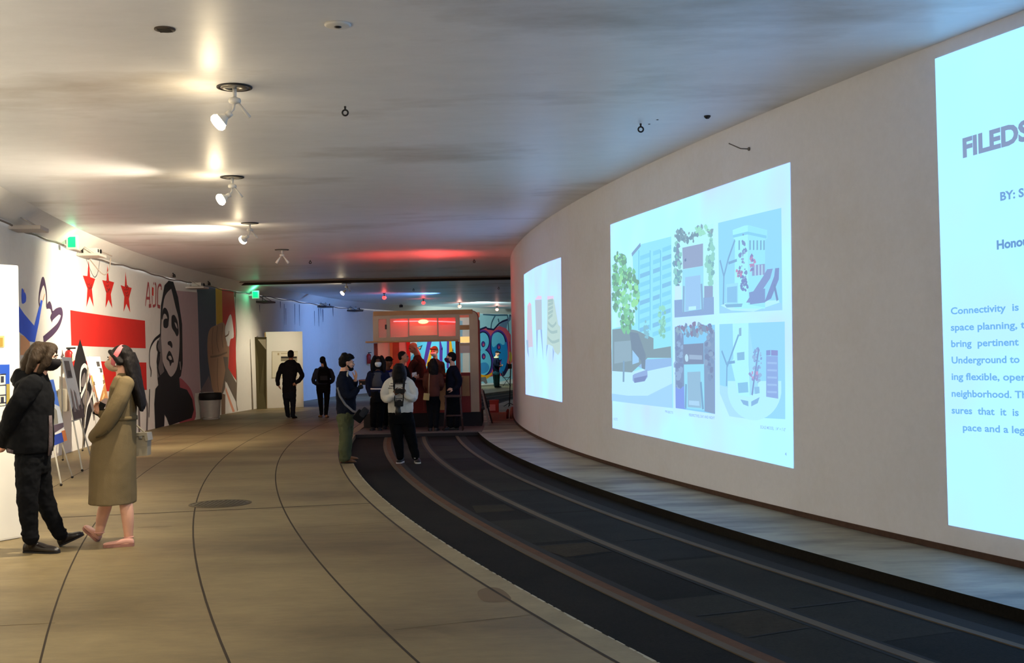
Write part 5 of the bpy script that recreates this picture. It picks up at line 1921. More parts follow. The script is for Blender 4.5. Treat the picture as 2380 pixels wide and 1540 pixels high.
class Fig:
    def __init__(self, label, Y, foot, sk, vox=0.009, group=None):
        self.Y, self.sk, self.vox = Y, sk, vox
        self.root = empty('person', foot, label, 'person', group)
        self.body = MB()
        self.shell = {}

    def P(self, q):
        return D(q[0], q[1], self.Y + (q[2] if len(q) > 2 else 0.0)) if not isinstance(q, Vector) else q

    def part(self, name):
        return self.shell.setdefault(name, MB())

    def head(self, c, f, hs=0.225, tilt=0.0, eyes=True, lips=True, neck=None, nr=0.052):
        M = frame(f, tilt); c = self.P(c); k = hs / 0.225
        self.M, self.c, self.k = M, c, k
        L = lambda x, y, z: c + M @ Vector((x, y, z)) * k
        self.L = L
        b = self.body
        b.ell(L(0, -.012, .028), (.074 * k, .094 * k, .086 * k), M)
        b.ell(L(0, .028, -.030), (.062 * k, .062 * k, .070 * k), M)
        b.ell(L(0, .046, -.072), (.040 * k, .040 * k, .036 * k), M)
        b.ell(L(0, .066, .022), (.052 * k, .026 * k, .020 * k), M)
        b.tube([L(0, .086, .014), L(0, .108, -.020)], [.009 * k, .014 * k], 10, 0, True)
        b.ell(L(0, .098, -.024), (.018 * k, .012 * k, .010 * k), M)
        b.ell(L(0, .082, -.056), (.024 * k, .012 * k, .013 * k), M)
        for s in (-1, 1):
            b.ell(L(s * .076, -.008, -.004), (.010 * k, .021 * k, .031 * k), M)
            b.ell(L(s * .040, .062, -.018), (.024 * k, .024 * k, .022 * k), M)
        if neck is not None:
            b.tube([L(0, -.022, -.03), self.P(neck)], [nr, nr * 1.12], 16, 0, True)
        if eyes:
            for s in (-1, 1):
                e = MB(); e.ell(L(s * .031, .083, .004), (.014 * k, .010 * k, .0085 * k), M)
                eo = e.build('eye', M_eye, self.root)
                e = MB(); e.ell(L(s * .031, .0915, .004), (.0065 * k, .003 * k, .0065 * k), M); e.build('iris', M_iris, eo)
                e = MB(); e.tube([L(s * .015, .092, .026), L(s * .031, .092, .030), L(s * .048, .082, .024)], .0045 * k, 8); e.build('eyebrow', M_iris, eo)
        if lips:
            e = MB(); e.ell(L(0, .0935, -.052), (.022 * k, .007 * k, .005 * k), M); e.ell(L(0, .0925, -.061), (.019 * k, .007 * k, .0055 * k), M)
            e.build('mouth', M_lips, self.root)
        return self

    def mask(self, m, strap=True):
        k, M, L = self.k, self.M, self.L
        e = MB()
        rings = []
        for t, w, y0, z in ((0, .040, .086, .004), (.2, .058, .110, -.006), (.45, .064, .124, -.028), (.7, .060, .116, -.058), (.9, .050, .092, -.086), (1, .034, .062, -.104)):
            rings.append((L(0, y0 - .056, z), M @ Vector((w * 1.12 * k, 0, 0)), M @ Vector((0, .066 * k, 0)) + M @ Vector((0, 0, -.0))))
        e.loft(rings, 24)
        o = e.build('face_mask', m, self.root)
        if strap:
            for s in (-1, 1):
                e = MB(); e.tube([L(s * .060, .05, -.012), L(s * .080, -.012, .022)], .0035 * k, 6); e.tube([L(s * .058, .04, -.07), L(s * .080, -.012, -.028)], .0035 * k, 6)
                e.build('ear_loop', m, o)

    def hair(self, m, extra=None, top=1.0, back=0.0, amp=0.006, front=0.0, vox=None, name='hair', low=0.0):
        amp = amp * .45
        """cap over the crown and back of the head; extra(MB) adds locks"""
        k, M, L = self.k, self.M, self.L
        h = MB()
        h.ell(L(0, -.024 + front, .044 * top + .006), (.083 * k, .096 * k, .084 * k * top), M)
        h.ell(L(0, -.050 - back, .012 - low), (.080 * k, .070 * k, .086 * k), M)
        if extra:
            extra(h)
        o = h.organic(name, m, self.root, vox or self.vox, 3, amp, 22.0, random.random() * 9)
        return o

    def rows(self, rows, mb, grow=0.0, power=0.9, seg=24):
        """rows: (v, u left, u right, half depth, dy)"""
        R = []
        for r in rows:
            v, ul, ur, hd = r[:4]
            dy = r[4] if len(r) > 4 else 0.0
            a, b_ = D(ul, v, self.Y + dy), D(ur, v, self.Y + dy)
            R.append(((a + b_) / 2, ((b_ - a) / 2).normalized() * ((b_ - a).length / 2 + grow), Vector((0, hd + grow, 0))))
        mb.loft(R, seg, 0, True, power)

    def limb(self, pts, rad, mb, grow=0.0, seg=14):
        P = [self.P(q) for q in pts]
        q = smooth_pts([tuple(p) + (r,) for p, r in zip(P, rad)], 4)
        mb.tube([Vector(a[:3]) for a in q], [a[3] + grow for a in q], seg, 0, True)

    def hand(self, wrist, tip, palm, thumb=1, curl=0.45, size=1.0, mb=None):
        """wrist -> knuckle direction, palm the way the palm faces, thumb which side"""
        mb = mb or self.body
        w = self.P(wrist)
        d = (self.P(tip) - w).normalized()
        n = Vector(palm); n = (n - d * n.dot(d)).normalized()
        s = d.cross(n) * thumb
        z = size
        mb.loft([(w - d * .02 * z, s * .026 * z, n * .020 * z), (w + d * .02 * z, s * .032 * z, n * .018 * z), (w + d * .06 * z, s * .040 * z, n * .016 * z),
                 (w + d * .095 * z, s * .041 * z, n * .013 * z)], 14)
        for i, ln in enumerate((.068, .078, .072, .056)):
            b = w + d * (.088 - .004 * abs(i - 1)) * z + s * (.031 - .0205 * i) * z
            p = [b]
            a = curl * 0.7
            for f_ in (.44, .32, .26):
                p.append(p[-1] + (d * math.cos(a) + n * math.sin(a)) * ln * f_ * z)
                a += curl
            mb.tube(p, [.0105 * z, .0100 * z, .0094 * z, .0082 * z], 9, 0, True)
        b = w + d * .028 * z + s * .028 * z
        t1 = (d * .60 + s * .62 + n * .35).normalized()
        t2 = (d * .85 + s * .15 + n * .55).normalized()
        mb.tube([b, b + t1 * .042 * z, b + t1 * .042 * z + t2 * .034 * z, b + t1 * .042 * z + t2 * .058 * z], [.016 * z, .0125 * z, .0110 * z, .0090 * z], 9, 0, True)

    def shoe(self, heel, toe, m, w=0.048, h=0.085, sole=None, name='shoe', shaft=None):
        heel, toe = Vector(heel), Vector(toe)
        ax = toe - heel; ln = ax.length; ax = ax / ln
        n = (ZV - ax * ax.z).normalized(); s = ax.cross(n)
        st = 0.018 if sole else 0.004
        b = MB()
        R = []
        for t, kw, kh in ((0.0, .55, .55), (.04, .72, .85), (.14, .80, 1.0), (.30, .80, 1.0), (.45, .88, .86), (.62, 1.0, .66), (.80, .98, .54), (.93, .72, .44), (1.0, .38, .30)):
            hh = h * kh
            R.append((heel + ax * (t * ln) + n * (st + hh / 2), s * (w * kw), n * (hh / 2)))
        b.loft(R, 18, 0, True, 0.75)
        if shaft is not None:
            b.tube([heel + ax * (.22 * ln) + n * (h * .6), Vector(shaft)], [.046, .050], 14, 0, True)
        o = b.organic(name, m, self.root, self.vox * .8, 2)
        b = MB()
        R0, R1 = [], []
        for t, kw in ((0.0, .5), (.05, .78), (.25, .80), (.45, .84), (.65, 1.04), (.85, .95), (.97, .6), (1.0, .3)):
            R0.append((heel + ax * (t * ln), w * kw))
        loop = [p + s * q for p, q in R0] + [p - s * q for p, q in reversed(R0)]
        th = sole and 0.024 or 0.014
        b.hull([p + n * 0.001 for p in loop], [p + n * th for p in loop])
        b.build('sole', sole or mat('sole_dark', S(24, 22, 22), .8), o)
        self.body.tube([heel + ax * (.22 * ln) + n * (h * .55), heel + ax * (.65 * ln) + n * (h * .3)], [.034, .026], 10, 0, True)
        return heel + ax * (.22 * ln) + n * (h * .75)

    def finish(self, parts, bs=2):
        """parts: name -> (material, smooth, noise amplitude, noise scale, voxel factor)"""
        o = self.body.organic('body', self.sk, self.root, self.vox, bs)
        out = {'body': o}
        for nm, mb in self.shell.items():
            m, sm, amp, ns = parts[nm][:4]
            vf = parts[nm][4] if len(parts[nm]) > 4 else 1.0
            out[nm] = mb.organic(nm, m, self.root, self.vox * vf, sm, amp, ns, random.random() * 20)
        return out


SK_L, SK_M, SK_D = skin('light', 216, 164, 138), skin('tan', 176, 122, 92), skin('deep', 96, 62, 46)
C_black, C_navy, C_char = cloth('black', 11, 12, 15), cloth('navy', 20, 24, 42), cloth('charcoal', 40, 42, 48)
H_dark, H_black = cloth('hair_dark', 20, 15, 13, .6, .9, 140), cloth('hair_black', 14, 12, 12, .5, .9, 140)

# 1 - the man in black, left foreground -----------------------------------------------------------
hA, tA = G(57, 1283), G(138, 1285)
hB = G(139, 1270); tB = D(196, 1243, hB.y + 0.06)
F = Fig('long-haired man in black jacket and trousers with dark mask, facing the woman in the coat', 10.0, (hA + hB) / 2 * 1.0, SK_L, 0.0075)
F.head((105, 831, 0.0), (.95, .24, -.10), 0.235, 0, True, False, (92, 874, 0))
F.mask(cloth('mask_black', 26, 24, 26, .8, .2))
b = MB(); L = F.L
b.tube([L(-.05, .070, -.006), L(0, .128, .002), L(.05, .070, -.002)], .005, 8); b.build('mask_edge', mat('mask_rim', S(206, 200, 190), .6), F.root)


def ex(h):
    L, k, M = F.L, F.k, F.M
    for s in (-1, 1):
        h.tube([L(s * .062, .040, .075), L(s * .086, .036, .01), L(s * .090, .010, -.06), L(s * .084, -.02, -.115)], [.030, .034, .036, .026], 10, 0, True)
        h.tube([L(s * .05, -.06, .05), L(s * .080, -.075, -.02), L(s * .075, -.095, -.085), L(s * .066, -.11, -.125)], [.05, .048, .04, .026], 10, 0, True)
        h.tube([L(s * .03, .065, .085), L(s * .066, .060, .045)], [.026, .024], 10, 0, True)
    h.tube([L(0, -.06, .07), L(0, -.112, 0), L(0, -.145, -.07), L(0, -.150, -.115)], [.07, .062, .052, .035], 14, 0, True)
    h.ell(L(0, .015, .085), (.074, .085, .052), M)
    for s in (-1, 1):
        h.ell(L(s * .074, .018, -.005), (.022, .052, .085), M)


F.hair(cloth('hair_brown', 48, 37, 26, .6, .9, 120), ex, 1.0, 0.01, 0.008)
T = F.part('jacket')
F.rows([(1050, 22, 117, .205), (1035, 20, 121, .215), (1000, 24, 121, .215), (950, 33, 120, .215), (915, 38, 118, .21), (890, 44, 113, .20), (876, 58, 108, .15), (866, 74, 106, .085)], T)
T.tube([D(40, 868, 9.95), D(36, 882, 10.0), D(44, 892, 10.05)], [.035, .045, .04], 12, 0, True)
F.rows([(895, 34, 92, .15), (880, 32, 98, .14), (866, 33, 100, .11), (857, 40, 62, .07)], T)          # hood lying on the back
near = [(76, 893, -.20), (50, 930, -.255), (28, 966, -.25), (16, 1000, -.17), (12, 1026, -.08)]
farm = [(76, 893, .20), (50, 930, .25), (28, 966, .24), (18, 1000, .14), (14, 1028, .05)]
F.limb(near, [.088, .086, .078, .070, .060], T); F.limb(farm, [.088, .086, .078, .070, .060], T)
F.rows([(1045, 40, 108, .14), (980, 44, 104, .15), (920, 48, 100, .15), (885, 60, 104, .14), (872, 80, 104, .06)], F.body)
F.limb(near, [.05, .05, .042, .036, .030], F.body); F.limb(farm, [.05, .05, .042, .036, .030], F.body)
F.hand((11, 1026, -.07), (0, 1042, -.02), (0, 1, .2), -1, .5)
F.hand((13, 1029, .05), (3, 1044, 0), (-.3, -1, .2), 1, .5)
T = F.part('trousers')
F.rows([(1030, 42, 112, .15), (1060, 40, 113, .165), (1085, 40, 112, .165), (1100, 46, 108, .14)], T)
lA = [(68, 1075, -.09), (64, 1150, -.12), (66, 1195, -.11), (72, 1248, -.10)]
lB = [(86, 1075, .09), (100, 1145, .12), (116, 1190, .16), (139, 1240, .22)]
F.limb(lA, [.112, .088, .078, .066], T); F.limb(lB, [.112, .084, .074, .064], T)
for q in (lA, lB):
    T.torus(F.P(q[-1]), .058, .014); T.torus(F.P(q[-1]) + Vector((-.01, 0, .035)), .062, .012)
F.limb(lA, [.075, .055, .05, .036], F.body); F.limb(lB, [.075, .055, .05, .036], F.body)
M_boot = mat('boot_leather', S(26, 21, 20), .35, 0, .5, var=.2, scale=20)
F.shoe(hA, tA, M_boot, .052, .10, None, 'boot', F.P((73, 1246, -.1)))
F.shoe(hB, tB, M_boot, .050, .10, None, 'boot', F.P((141, 1240, .22)))
b = MB()
b.loft([(D(115.5, 1058, 9.96), (.012, 0, 0), (0, .03, 0)), (D(117.8, 1030, 9.96), (.014, 0, 0), (0, .035, 0)), (D(117.5, 990, 9.96), (.014, 0, 0), (0, .03, 0)), (D(117, 965, 9.96), (.006, 0, 0), (0, .03, 0))], 14)
b.build('patterned_shirt', mat('shirt_pattern', S(84, 72, 74), .8, var=.8, scale=60), F.root)
b = MB()
b.loft([(D(36, 1050, 9.9), (.045, 0, -.01), (0, .12, 0)), (D(36, 1042, 9.9), (.05, 0, -.01), (0, .13, 0))], 16)
b.build('shirt_tail', mat('shirt_pattern', S(84, 72, 74), .8, var=.8, scale=60), F.root)
F.finish({'jacket': (C_black, 4, .010, 7.0), 'trousers': (C_black, 3, .010, 11.0)})

# 2 - the woman in the coat --------------------------------------------------------------------------
hA, tA = G(312, 1268), G(240, 1272)
hB = G(228, 1258); tB = D(194, 1226, hB.y + 0.05)
F = Fig('dark-haired woman in long tan belted coat with pink headband and beige mask', 10.3, (hA + hB) / 2, SK_L, 0.0075)
F.head((277, 835, 0), (-.97, .06, -.05), 0.225, 0, True, False, (284, 872, 0), .048)
F.mask(cloth('mask_beige', 186, 160, 134, .8, .2))
L = F.L
b = MB(); b.ell(L(.078, .0, -.045), (.008, .008, .012)); b.ell(L(-.078, .0, -.045), (.008, .008, .012)); b.build('earring', mat('pearl', S(230, 222, 210), .2), F.root)


def ex(h):
    L = F.L
    pts = [(289, 822), (302, 850), (311, 882), (320, 915), (327, 942)]
    rows_ = [(818, 279, 312), (840, 288, 321), (868, 296, 326), (895, 303, 331), (920, 311, 336), (942, 320, 338), (952, 325, 335)]
    F.rows([(v, a, c, hd) for (v, a, c), hd in zip(rows_, (.085, .10, .105, .10, .09, .07, .03))], h)
    for k in range(7):
        dy = -.09 + .03 * k
        F.limb([(296 + 2 * (k % 2), 840, dy), (310 + (k % 3), 885, dy * 1.05), (322 + 3 * (k % 2), 925, dy * .8), (327 + 2 * (k % 3), 953, dy * .6)], [.03, .032, .026, .012], h)
    for s in (-1, 1):
        h.tube([L(s * .045, .060, .075), L(s * .082, .010, .030), L(s * .088, -.04, -.03)], [.022, .024, .03], 10, 0, True)


F.hair(H_dark, ex, 1.0, 0.012, 0.006, -.006)
b = MB()
q = Matrix.Rotation(math.radians(-62), 3, 'X')
b2 = F.M @ q
ring_ = []
for k in range(33):
    t = 2 * PI * k / 32
    ring_.append(L(0, -.004, .026) + b2 @ Vector((.092 * math.cos(t), .104 * math.sin(t), 0)))
for off in (-.016, -.008, 0, .008, .016):
    b.tube([p + b2 @ Vector((0, 0, off)) for p in ring_], .0095, 8)
b.organic('headband', cloth('pink_band', 206, 112, 116, .5, .3, 40, .3), F.root, .0045, 2)
T = F.part('coat')
F.rows([(1168, 211, 312, .235), (1130, 212, 312, .225), (1080, 213, 312.5, .215), (1035, 216, 313, .205), (1005, 226, 313, .19), (985, 246, 313, .17), (970, 254, 313, .155), (950, 255, 314, .165),
        (920, 258, 314, .185), (900, 262, 311, .195), (886, 270, 308, .18), (876, 275, 304, .12), (866, 276, 300, .075)], T, 0, .85)
near = [(292, 893, -.18), (277, 930, -.235), (258, 966, -.25), (238, 995, -.21), (222, 1014, -.12)]
farm = [(288, 895, .17), (268, 935, .22), (256, 972, .235), (246, 966, .20), (238, 960, .16)]
F.limb(near, [.075, .077, .075, .068, .066], T); F.limb(farm, [.075, .072, .066, .055, .048], T)
F.rows([(1120, 232, 300, .15), (1000, 250, 306, .14), (960, 262, 308, .13), (900, 268, 304, .15), (882, 276, 298, .08)], F.body)
F.limb(near, [.045, .042, .038, .032, .028], F.body); F.limb(farm, [.045, .042, .038, .032, .028], F.body)
F.hand((228, 1012, -.08), (232, 1030, -.02), (0, 1, 0), 1, .4, .85)
F.hand((238, 960, .16), (231, 951, .14), (0, -.6, .6), -1, .5, .9)
F.limb([(286, 1140, -.02), (293, 1172, -.035), (297, 1205, -.04), (299, 1246, -.02)], [.050, .058, .054, .038], F.body)
F.limb([(254, 1140, .06), (246, 1172, .09), (238, 1200, .12), (231, 1236, .14)], [.050, .058, .054, .038], F.body)
M_flat = mat('shoe_nude', S(206, 152, 136), .5, 0, .4, var=.08, scale=20)
F.shoe(hA, tA, M_flat, .043, .055, mat('sole_tan', S(150, 104, 92), .7), 'flat_shoe')
F.shoe(hB, tB, M_flat, .043, .055, mat('sole_tan', S(150, 104, 92), .7), 'flat_shoe')
for (u, v, dy) in ((299, 1247, -.02), (231, 1237, .14)):
    b = MB(); b.torus(F.P((u, v, dy)), .041, .006, None, 0, 20, 8); b.build('ankle_strap', M_flat, F.root)
C_coat = cloth('tan_coat', 112, 97, 70, .8, .35, 120, .07)
o = F.finish({'coat': (C_coat, 5, .005, 4.5)})
b = MB()
F.rows([(975, 252, 314.5, .163), (971, 252, 314.5, .163), (966, 252.5, 314.5, .163)], b, .006, .85)
b.build('belt', cloth('tan_belt', 102, 88, 62, .8, .3, 120, .06), F.root)
b = MB(); b.tube([D(224, 1016, 10.07), D(236, 1012, 10.03), D(250, 1002, 10.02)], .008, 8); b.build('pocket_edge', cloth('coat_dark', 70, 60, 42), F.root)
b = MB(); b.rc = None
b.tube([D(272, 880, 10.12), D(264, 900, 10.11), D(262, 930, 10.13)], [.03, .035, .018], 10, 0, True); b.organic('lapel', C_coat, F.root, .008, 2)
# what she holds
b = MB(); p = F.P((231, 950, .13)); b.box(p, (.07, .012, .13), 0, 0, Matrix.Rotation(.5, 3, 'Y'), .006)
tag(b.build('mobile_phone', M_black), 'dark phone in the far hand of the woman in the coat', 'phone')
b = MB()
bc = [D(311, 1010, 10.42), D(343, 1008, 10.42), D(342, 1058, 10.42), D(311, 1061, 10.42)]
root = empty('handbag', bc[3], 'structured grey-beige handbag hanging behind the woman in the coat', 'handbag')
b.hull([bc[3], bc[2], bc[1], bc[0]], [p + Vector((0.0, .11, 0)) for p in (bc[3], bc[2], bc[1], bc[0])])
b.build('bag_body', mat('bag_leather', S(146, 136, 116), .4, 0, .5, var=.06), root)
b = MB(); fl_ = [D(312, 1006, 10.40), D(341, 1005, 10.40), D(344.5, 1023, 10.40), D(338, 1025, 10.40), D(335, 1012, 10.40), D(313, 1014, 10.40)]
b.hull(fl_, [p + Vector((0, .14, 0)) for p in fl_]); b.build('flap', mat('bag_flap', S(132, 124, 106), .4, 0, .5), root)
b = MB(); b.tube([D(316, 1008, 10.46), D(309, 985, 10.48), D(300, 962, 10.50), D(309, 980, 10.52), D(338, 1006, 10.46)], .008, 8); b.build('handle', mat('bag_leather', S(146, 136, 116), .4), root)
b = MB(); b.box(D(327, 1016, 10.395), (.03, .008, .02), 0, 0, None, .002); b.build('clasp', M_chrome, root)

# 3 - the man walking away ---------------------------------------------------------------------------
FT = lambda u, v, dx, dy, z=0.0: (G(u, v, z), G(u, v, z) + Vector((dx, dy, 0)))
F = Fig('man in dark jacket and jeans walking away towards the far white panel', 31.2, G(676, 971), SK_M, 0.011)
F.head((676.3, 824.5, 0), (.05, 1, .0), 0.235, 0, False, False, (676.5, 841, 0), .055)
F.hair(H_black, None, .98, 0, .003, 0, .010, 'hair', .01)
T = F.part('jacket')
F.rows([(914, 656.5, 688, .14), (900, 656, 688.5, .15), (880, 657, 688, .15), (862, 655.5, 691, .145), (850, 654, 694, .13), (842, 660, 690, .11), (836, 669, 684, .07)], T)
la = [(657, 849, 0), (650, 864, .0), (645.5, 881, .02), (646, 893, -.04)]
ra = [(691, 849, 0), (698, 862, .02), (702, 873, -.02), (696, 883, -.10), (689, 888, -.13)]
F.limb(la, [.080, .072, .060, .050], T); F.limb(ra, [.080, .072, .062, .058, .055], T)
F.limb(la, [.05, .045, .036, .03], F.body); F.limb(ra, [.05, .045, .036, .03, .03], F.body)
F.rows([(910, 660, 684, .11), (860, 660, 686, .12), (840, 668, 684, .07)], F.body)
F.hand((646, 893, -.04), (651, 904, -.06), (1, .2, 0), -1, .25, 1.0)
F.hand((690, 888, -.13), (684, 892, -.14), (0, 1, 0), 1, .5, .95)
T = F.part('trousers')
F.rows([(905, 657, 688, .13), (915, 657, 688, .15), (926, 658, 687, .14)], T)
lL = [(665, 918, 0), (666.5, 940, .02), (669, 963, .05)]; lR = [(680, 918, 0), (681, 938, -.02), (680.5, 965, -.04)]
F.limb(lL, [.098, .078, .062], T); F.limb(lR, [.098, .078, .062], T)
F.limb(lL, [.07, .05, .036], F.body); F.limb(lR, [.07, .05, .036], F.body)
h = G(671, 970); F.shoe(h, h + Vector((-.04, .26, 0)), M_boot, .048, .09)
h = G(681, 972); F.shoe(h, h + Vector((.04, .26, 0)), M_boot, .048, .09)
F.finish({'jacket': (cloth('dark_jacket', 24, 22, 26), 3, .010, 9.0), 'trousers': (cloth('jeans_dark', 22, 24, 32), 3, .008, 11.0)})

# 4 - the woman with ponytail and backpack -----------------------------------------------------------
F = Fig('woman with dark ponytail and black backpack, walking away along the platform', 31.4, G(748, 969), SK_L, 0.011)
F.head((750, 838.5, 0), (-.15, 1, .02), 0.222, 0, False, False, (751, 853, 0), .048)


def ex(h):
    F.limb([(753, 838, -.10), (756, 848, -.14), (757, 860, -.13), (756.5, 868, -.12)], [.045, .045, .036, .02], h)


F.hair(H_black, ex, 1.0, 0.01, .004)
T = F.part('jacket')
F.rows([(893, 734, 768, .14), (880, 735, 767, .13), (866, 734, 769, .125), (858, 736, 767, .11), (851, 744, 759, .07)], T)
la = [(736, 861, 0), (730, 876, 0), (729, 886, .08), (735, 892, .18)]; ra = [(767, 861, 0), (774, 876, .0), (773, 884, .05), (766, 890, .16)]
F.limb(la, [.07, .062, .055, .048], T); F.limb(ra, [.07, .062, .055, .048], T)
F.limb(la, [.04, .038, .032, .028], F.body); F.limb(ra, [.04, .038, .032, .028], F.body)
F.hand((735, 892, .18), (741, 894, .24), (1, 0, 0), 1, .6, .9); F.hand((766, 890, .16), (760, 893, .24), (-1, 0, 0), -1, .6, .9)
F.rows([(890, 740, 764, .10), (862, 739, 764, .10), (853, 746, 757, .06)], F.body)
T = F.part('trousers')
F.rows([(888, 735, 768, .13), (900, 735, 768, .15), (912, 738, 766, .13)], T)
lL = [(743, 905, 0), (745, 932, .0), (747, 961, .02)]; lR = [(760, 905, 0), (759.5, 932, -.03), (757.5, 962, -.04)]
F.limb(lL, [.098, .072, .052], T); F.limb(lR, [.098, .072, .052], T)
F.limb(lL, [.07, .048, .036], F.body); F.limb(lR, [.07, .048, .036], F.body)
M_sand = mat('shoe_tan', S(150, 108, 76), .6)
h = G(747, 969); F.shoe(h, h + Vector((-.10, .22, 0)), M_sand, .042, .07)
h = G(757.5, 970); F.shoe(h, h + Vector((.02, .24, 0)), M_sand, .042, .07)
F.finish({'jacket': (cloth('jacket_grey', 48, 52, 66), 3, .008, 10.0), 'trousers': (C_black, 3, .006, 11.0)})
root = empty('backpack', D(753, 890, 31.15), 'small black backpack on the back of the ponytailed woman', 'backpack')
b = MB(); b.loft([(D(752.5, 889, 31.16), (.14, 0, 0), (0, .06, 0)), (D(752.5, 884, 31.13), (.165, 0, 0), (0, .085, 0)), (D(752.5, 868, 31.13), (.165, 0, 0), (0, .085, 0)), (D(753, 858, 31.15), (.14, 0, 0), (0, .07, 0)),
                  (D(753, 855, 31.2), (.08, 0, 0), (0, .04, 0))], 20, 0, True, .6)
b.build('pack', C_black, root)
for u in (743, 763):
    b = MB(); b.tube([D(u, 856, 31.2), D(u + (3 if u < 750 else -3), 852.5, 31.36), D(u, 858, 31.54)], .018, 8); b.build('strap', C_char, root)
b = MB(); b.box(D(752.5, 878, 31.04), (.2, .02, .12), 0, 0, None, .008); b.build('front_pocket', C_char, root)

# 5 - the man with the shoulder bag --------------------------------------------------------------------
hA = G(792, 1076); tA = hA + Vector((.245, -.03, 0)); hB = G(798, 1070); tB = hB + Vector((.23, .07, 0))
F = Fig('bearded man in navy jacket and olive trousers standing at the platform edge, hand raised', 17.66, (hA + hB) / 2, SK_L, 0.0085)
F.head((806.5, 843.5, 0), (.93, .32, -.06), 0.235, 0, True, True, (797, 868, 0), .052)


def ex(h):
    L, M = F.L, F.M
    for (x, y, z, r) in ((0, .03, .105, .052), (.03, .06, .10, .036), (-.03, .06, .10, .036), (0, -.04, .115, .055), (.05, .0, .095, .042), (-.05, 0, .095, .042), (0, .085, .085, .03), (.05, -.06, .07, .045),
                         (-.05, -.06, .07, .045), (0, -.09, .05, .045)):
        h.ell(L(x, y, z), (r, r, r * .8), M)


F.hair(H_black, ex, 1.05, .006, .012)
b = MB(); L = F.L
b.ell(L(0, .060, -.085), (.046, .048, .034), F.M); b.tube([L(.064, .0, -.04), L(.055, .035, -.075), L(0, .075, -.09)], [.012, .018, .02], 8, 0, True); b.tube([L(-.064, .0, -.04), L(-.055, .035, -.075), L(0, .075, -.09)], [.012, .018, .02], 8, 0, True)
b.ell(L(0, .098, -.042), (.026, .010, .006), F.M)
b.organic('beard', H_black, F.root, .006, 2, .003, 40)
T = F.part('jacket')
F.rows([(962, 784, 824, .16), (950, 782, 827, .17), (930, 781.5, 827, .17), (905, 781, 826, .18), (890, 781.5, 822, .19), (878, 783, 815, .18), (870, 787, 811, .11), (862, 790, 809, .07)], T)
fa = [(810, 884, .17), (822, 902, .21), (836, 893, .16), (833, 884, .05)]      # raised far arm
na = [(794, 884, -.18), (799, 908, -.22), (812, 920, -.20), (825, 909, -.12), (829, 905, -.08)]
F.limb([(808, 882, .16), (818, 898, .20), (822, 896, .14), (826, 886, .02)], [.075, .066, .058, .046], T)
F.limb(na, [.082, .075, .066, .056, .047], T)
F.limb([(808, 882, .16), (818, 898, .20), (822, 896, .14), (826, 884, .0)], [.045, .04, .036, .03], F.body)
F.limb(na, [.045, .04, .036, .032, .028], F.body)
F.hand((826, 883, .0), (829, 868, -.02), (-.7, -.4, .1), -1, .35, 1.0)
F.hand((829, 905, -.08), (836, 900, -.04), (.2, .5, .6), -1, .5, .95)
F.rows([(955, 788, 820, .12), (905, 788, 820, .13), (880, 788, 812, .14), (868, 791, 808, .06)], F.body)
T = F.part('trousers')
F.rows([(945, 784, 822, .14), (960, 784, 822, .155), (980, 785, 822, .15), (992, 787, 819, .12)], T)
lA = [(798, 970, -.08), (802, 1010, -.09), (800, 1040, -.08), (799, 1064, -.04)]; lB = [(808, 970, .08), (808, 1010, .09), (806, 1040, .07), (805, 1061, .06)]
F.limb(lA, [.105, .088, .080, .070], T); F.limb(lB, [.105, .084, .076, .068], T)
F.limb(lA, [.07, .055, .05, .036], F.body); F.limb(lB, [.07, .055, .05, .036], F.body)
M_bsh = mat('shoe_brown', S(112, 74, 44), .55, 0, .4, var=.15)
F.shoe(hA, tA, M_bsh, .048, .085); F.shoe(hB, tB, M_bsh, .046, .085)
b = MB(); b.tube([L(.03, .02, -.125), L(.06, .0, -.145), D(807, 878, 17.55)], .014, 8); b.build('shirt_collar', cloth('collar_pale', 190, 184, 168), F.root)
F.finish({'jacket': (cloth('navy_jacket', 20, 24, 38), 4, .010, 9.0), 'trousers': (cloth('olive', 84, 88, 64), 3, .012, 12.0)})
root = empty('camera_bag', D(842, 980, 17.4), 'dark camera bag on a grey strap at the hip of the bearded man', 'camera bag')
b = MB(); b.tube([D(785, 900, 17.42), D(790, 920, 17.40), D(803, 940, 17.40), D(820, 955, 17.40), D(833, 960, 17.40)], .018, 8); b.build('strap', cloth('strap_grey', 112, 112, 118), root)
q = Matrix.Rotation(math.radians(38), 3, 'Y')
b = MB(); b.box(D(836, 967, 17.38), (.15, .12, .17), 0, 0, q, .025); b.build('bag_body', C_black, root)
b = MB(); b.box(D(846, 958, 17.38), (.10, .13, .15), 0, 0, q, .03); b.build('lens_pouch', C_char, root)
p = D(838, 899, 17.6)
b = MB(); b.lathe(p, [(.030, -.03), (.034, -.028), (.034, .03), (.026, .032)], 18, 0, basis((1, -.4, .3)))
tag(b.build('lens_cap', M_black), 'black lens held in the lower hand of the bearded man', 'lens')

# 6 - the photographer in the white hoodie --------------------------------------------------------------
gz = TZ
hA = G(932, 1075, gz); hB = G(968, 1075, gz)
F = Fig('photographer in white hoodie and black trousers standing on the track, looking down', 18.09, (hA + hB) / 2, SK_D, 0.0085)
F.head((928, 868, -.08), (-.05, -.75, -.75), 0.235, 0, True, True, (928, 890, .04), .055)


def ex(h):
    L, M = F.L, F.M
    F.rows([(892, 915, 941, .07, -.12), (880, 912, 945, .13, -.06), (866, 911, 945.5, .14, -.04), (852, 914, 942, .13, -.03), (844, 921, 936, .08, -.03)], h)


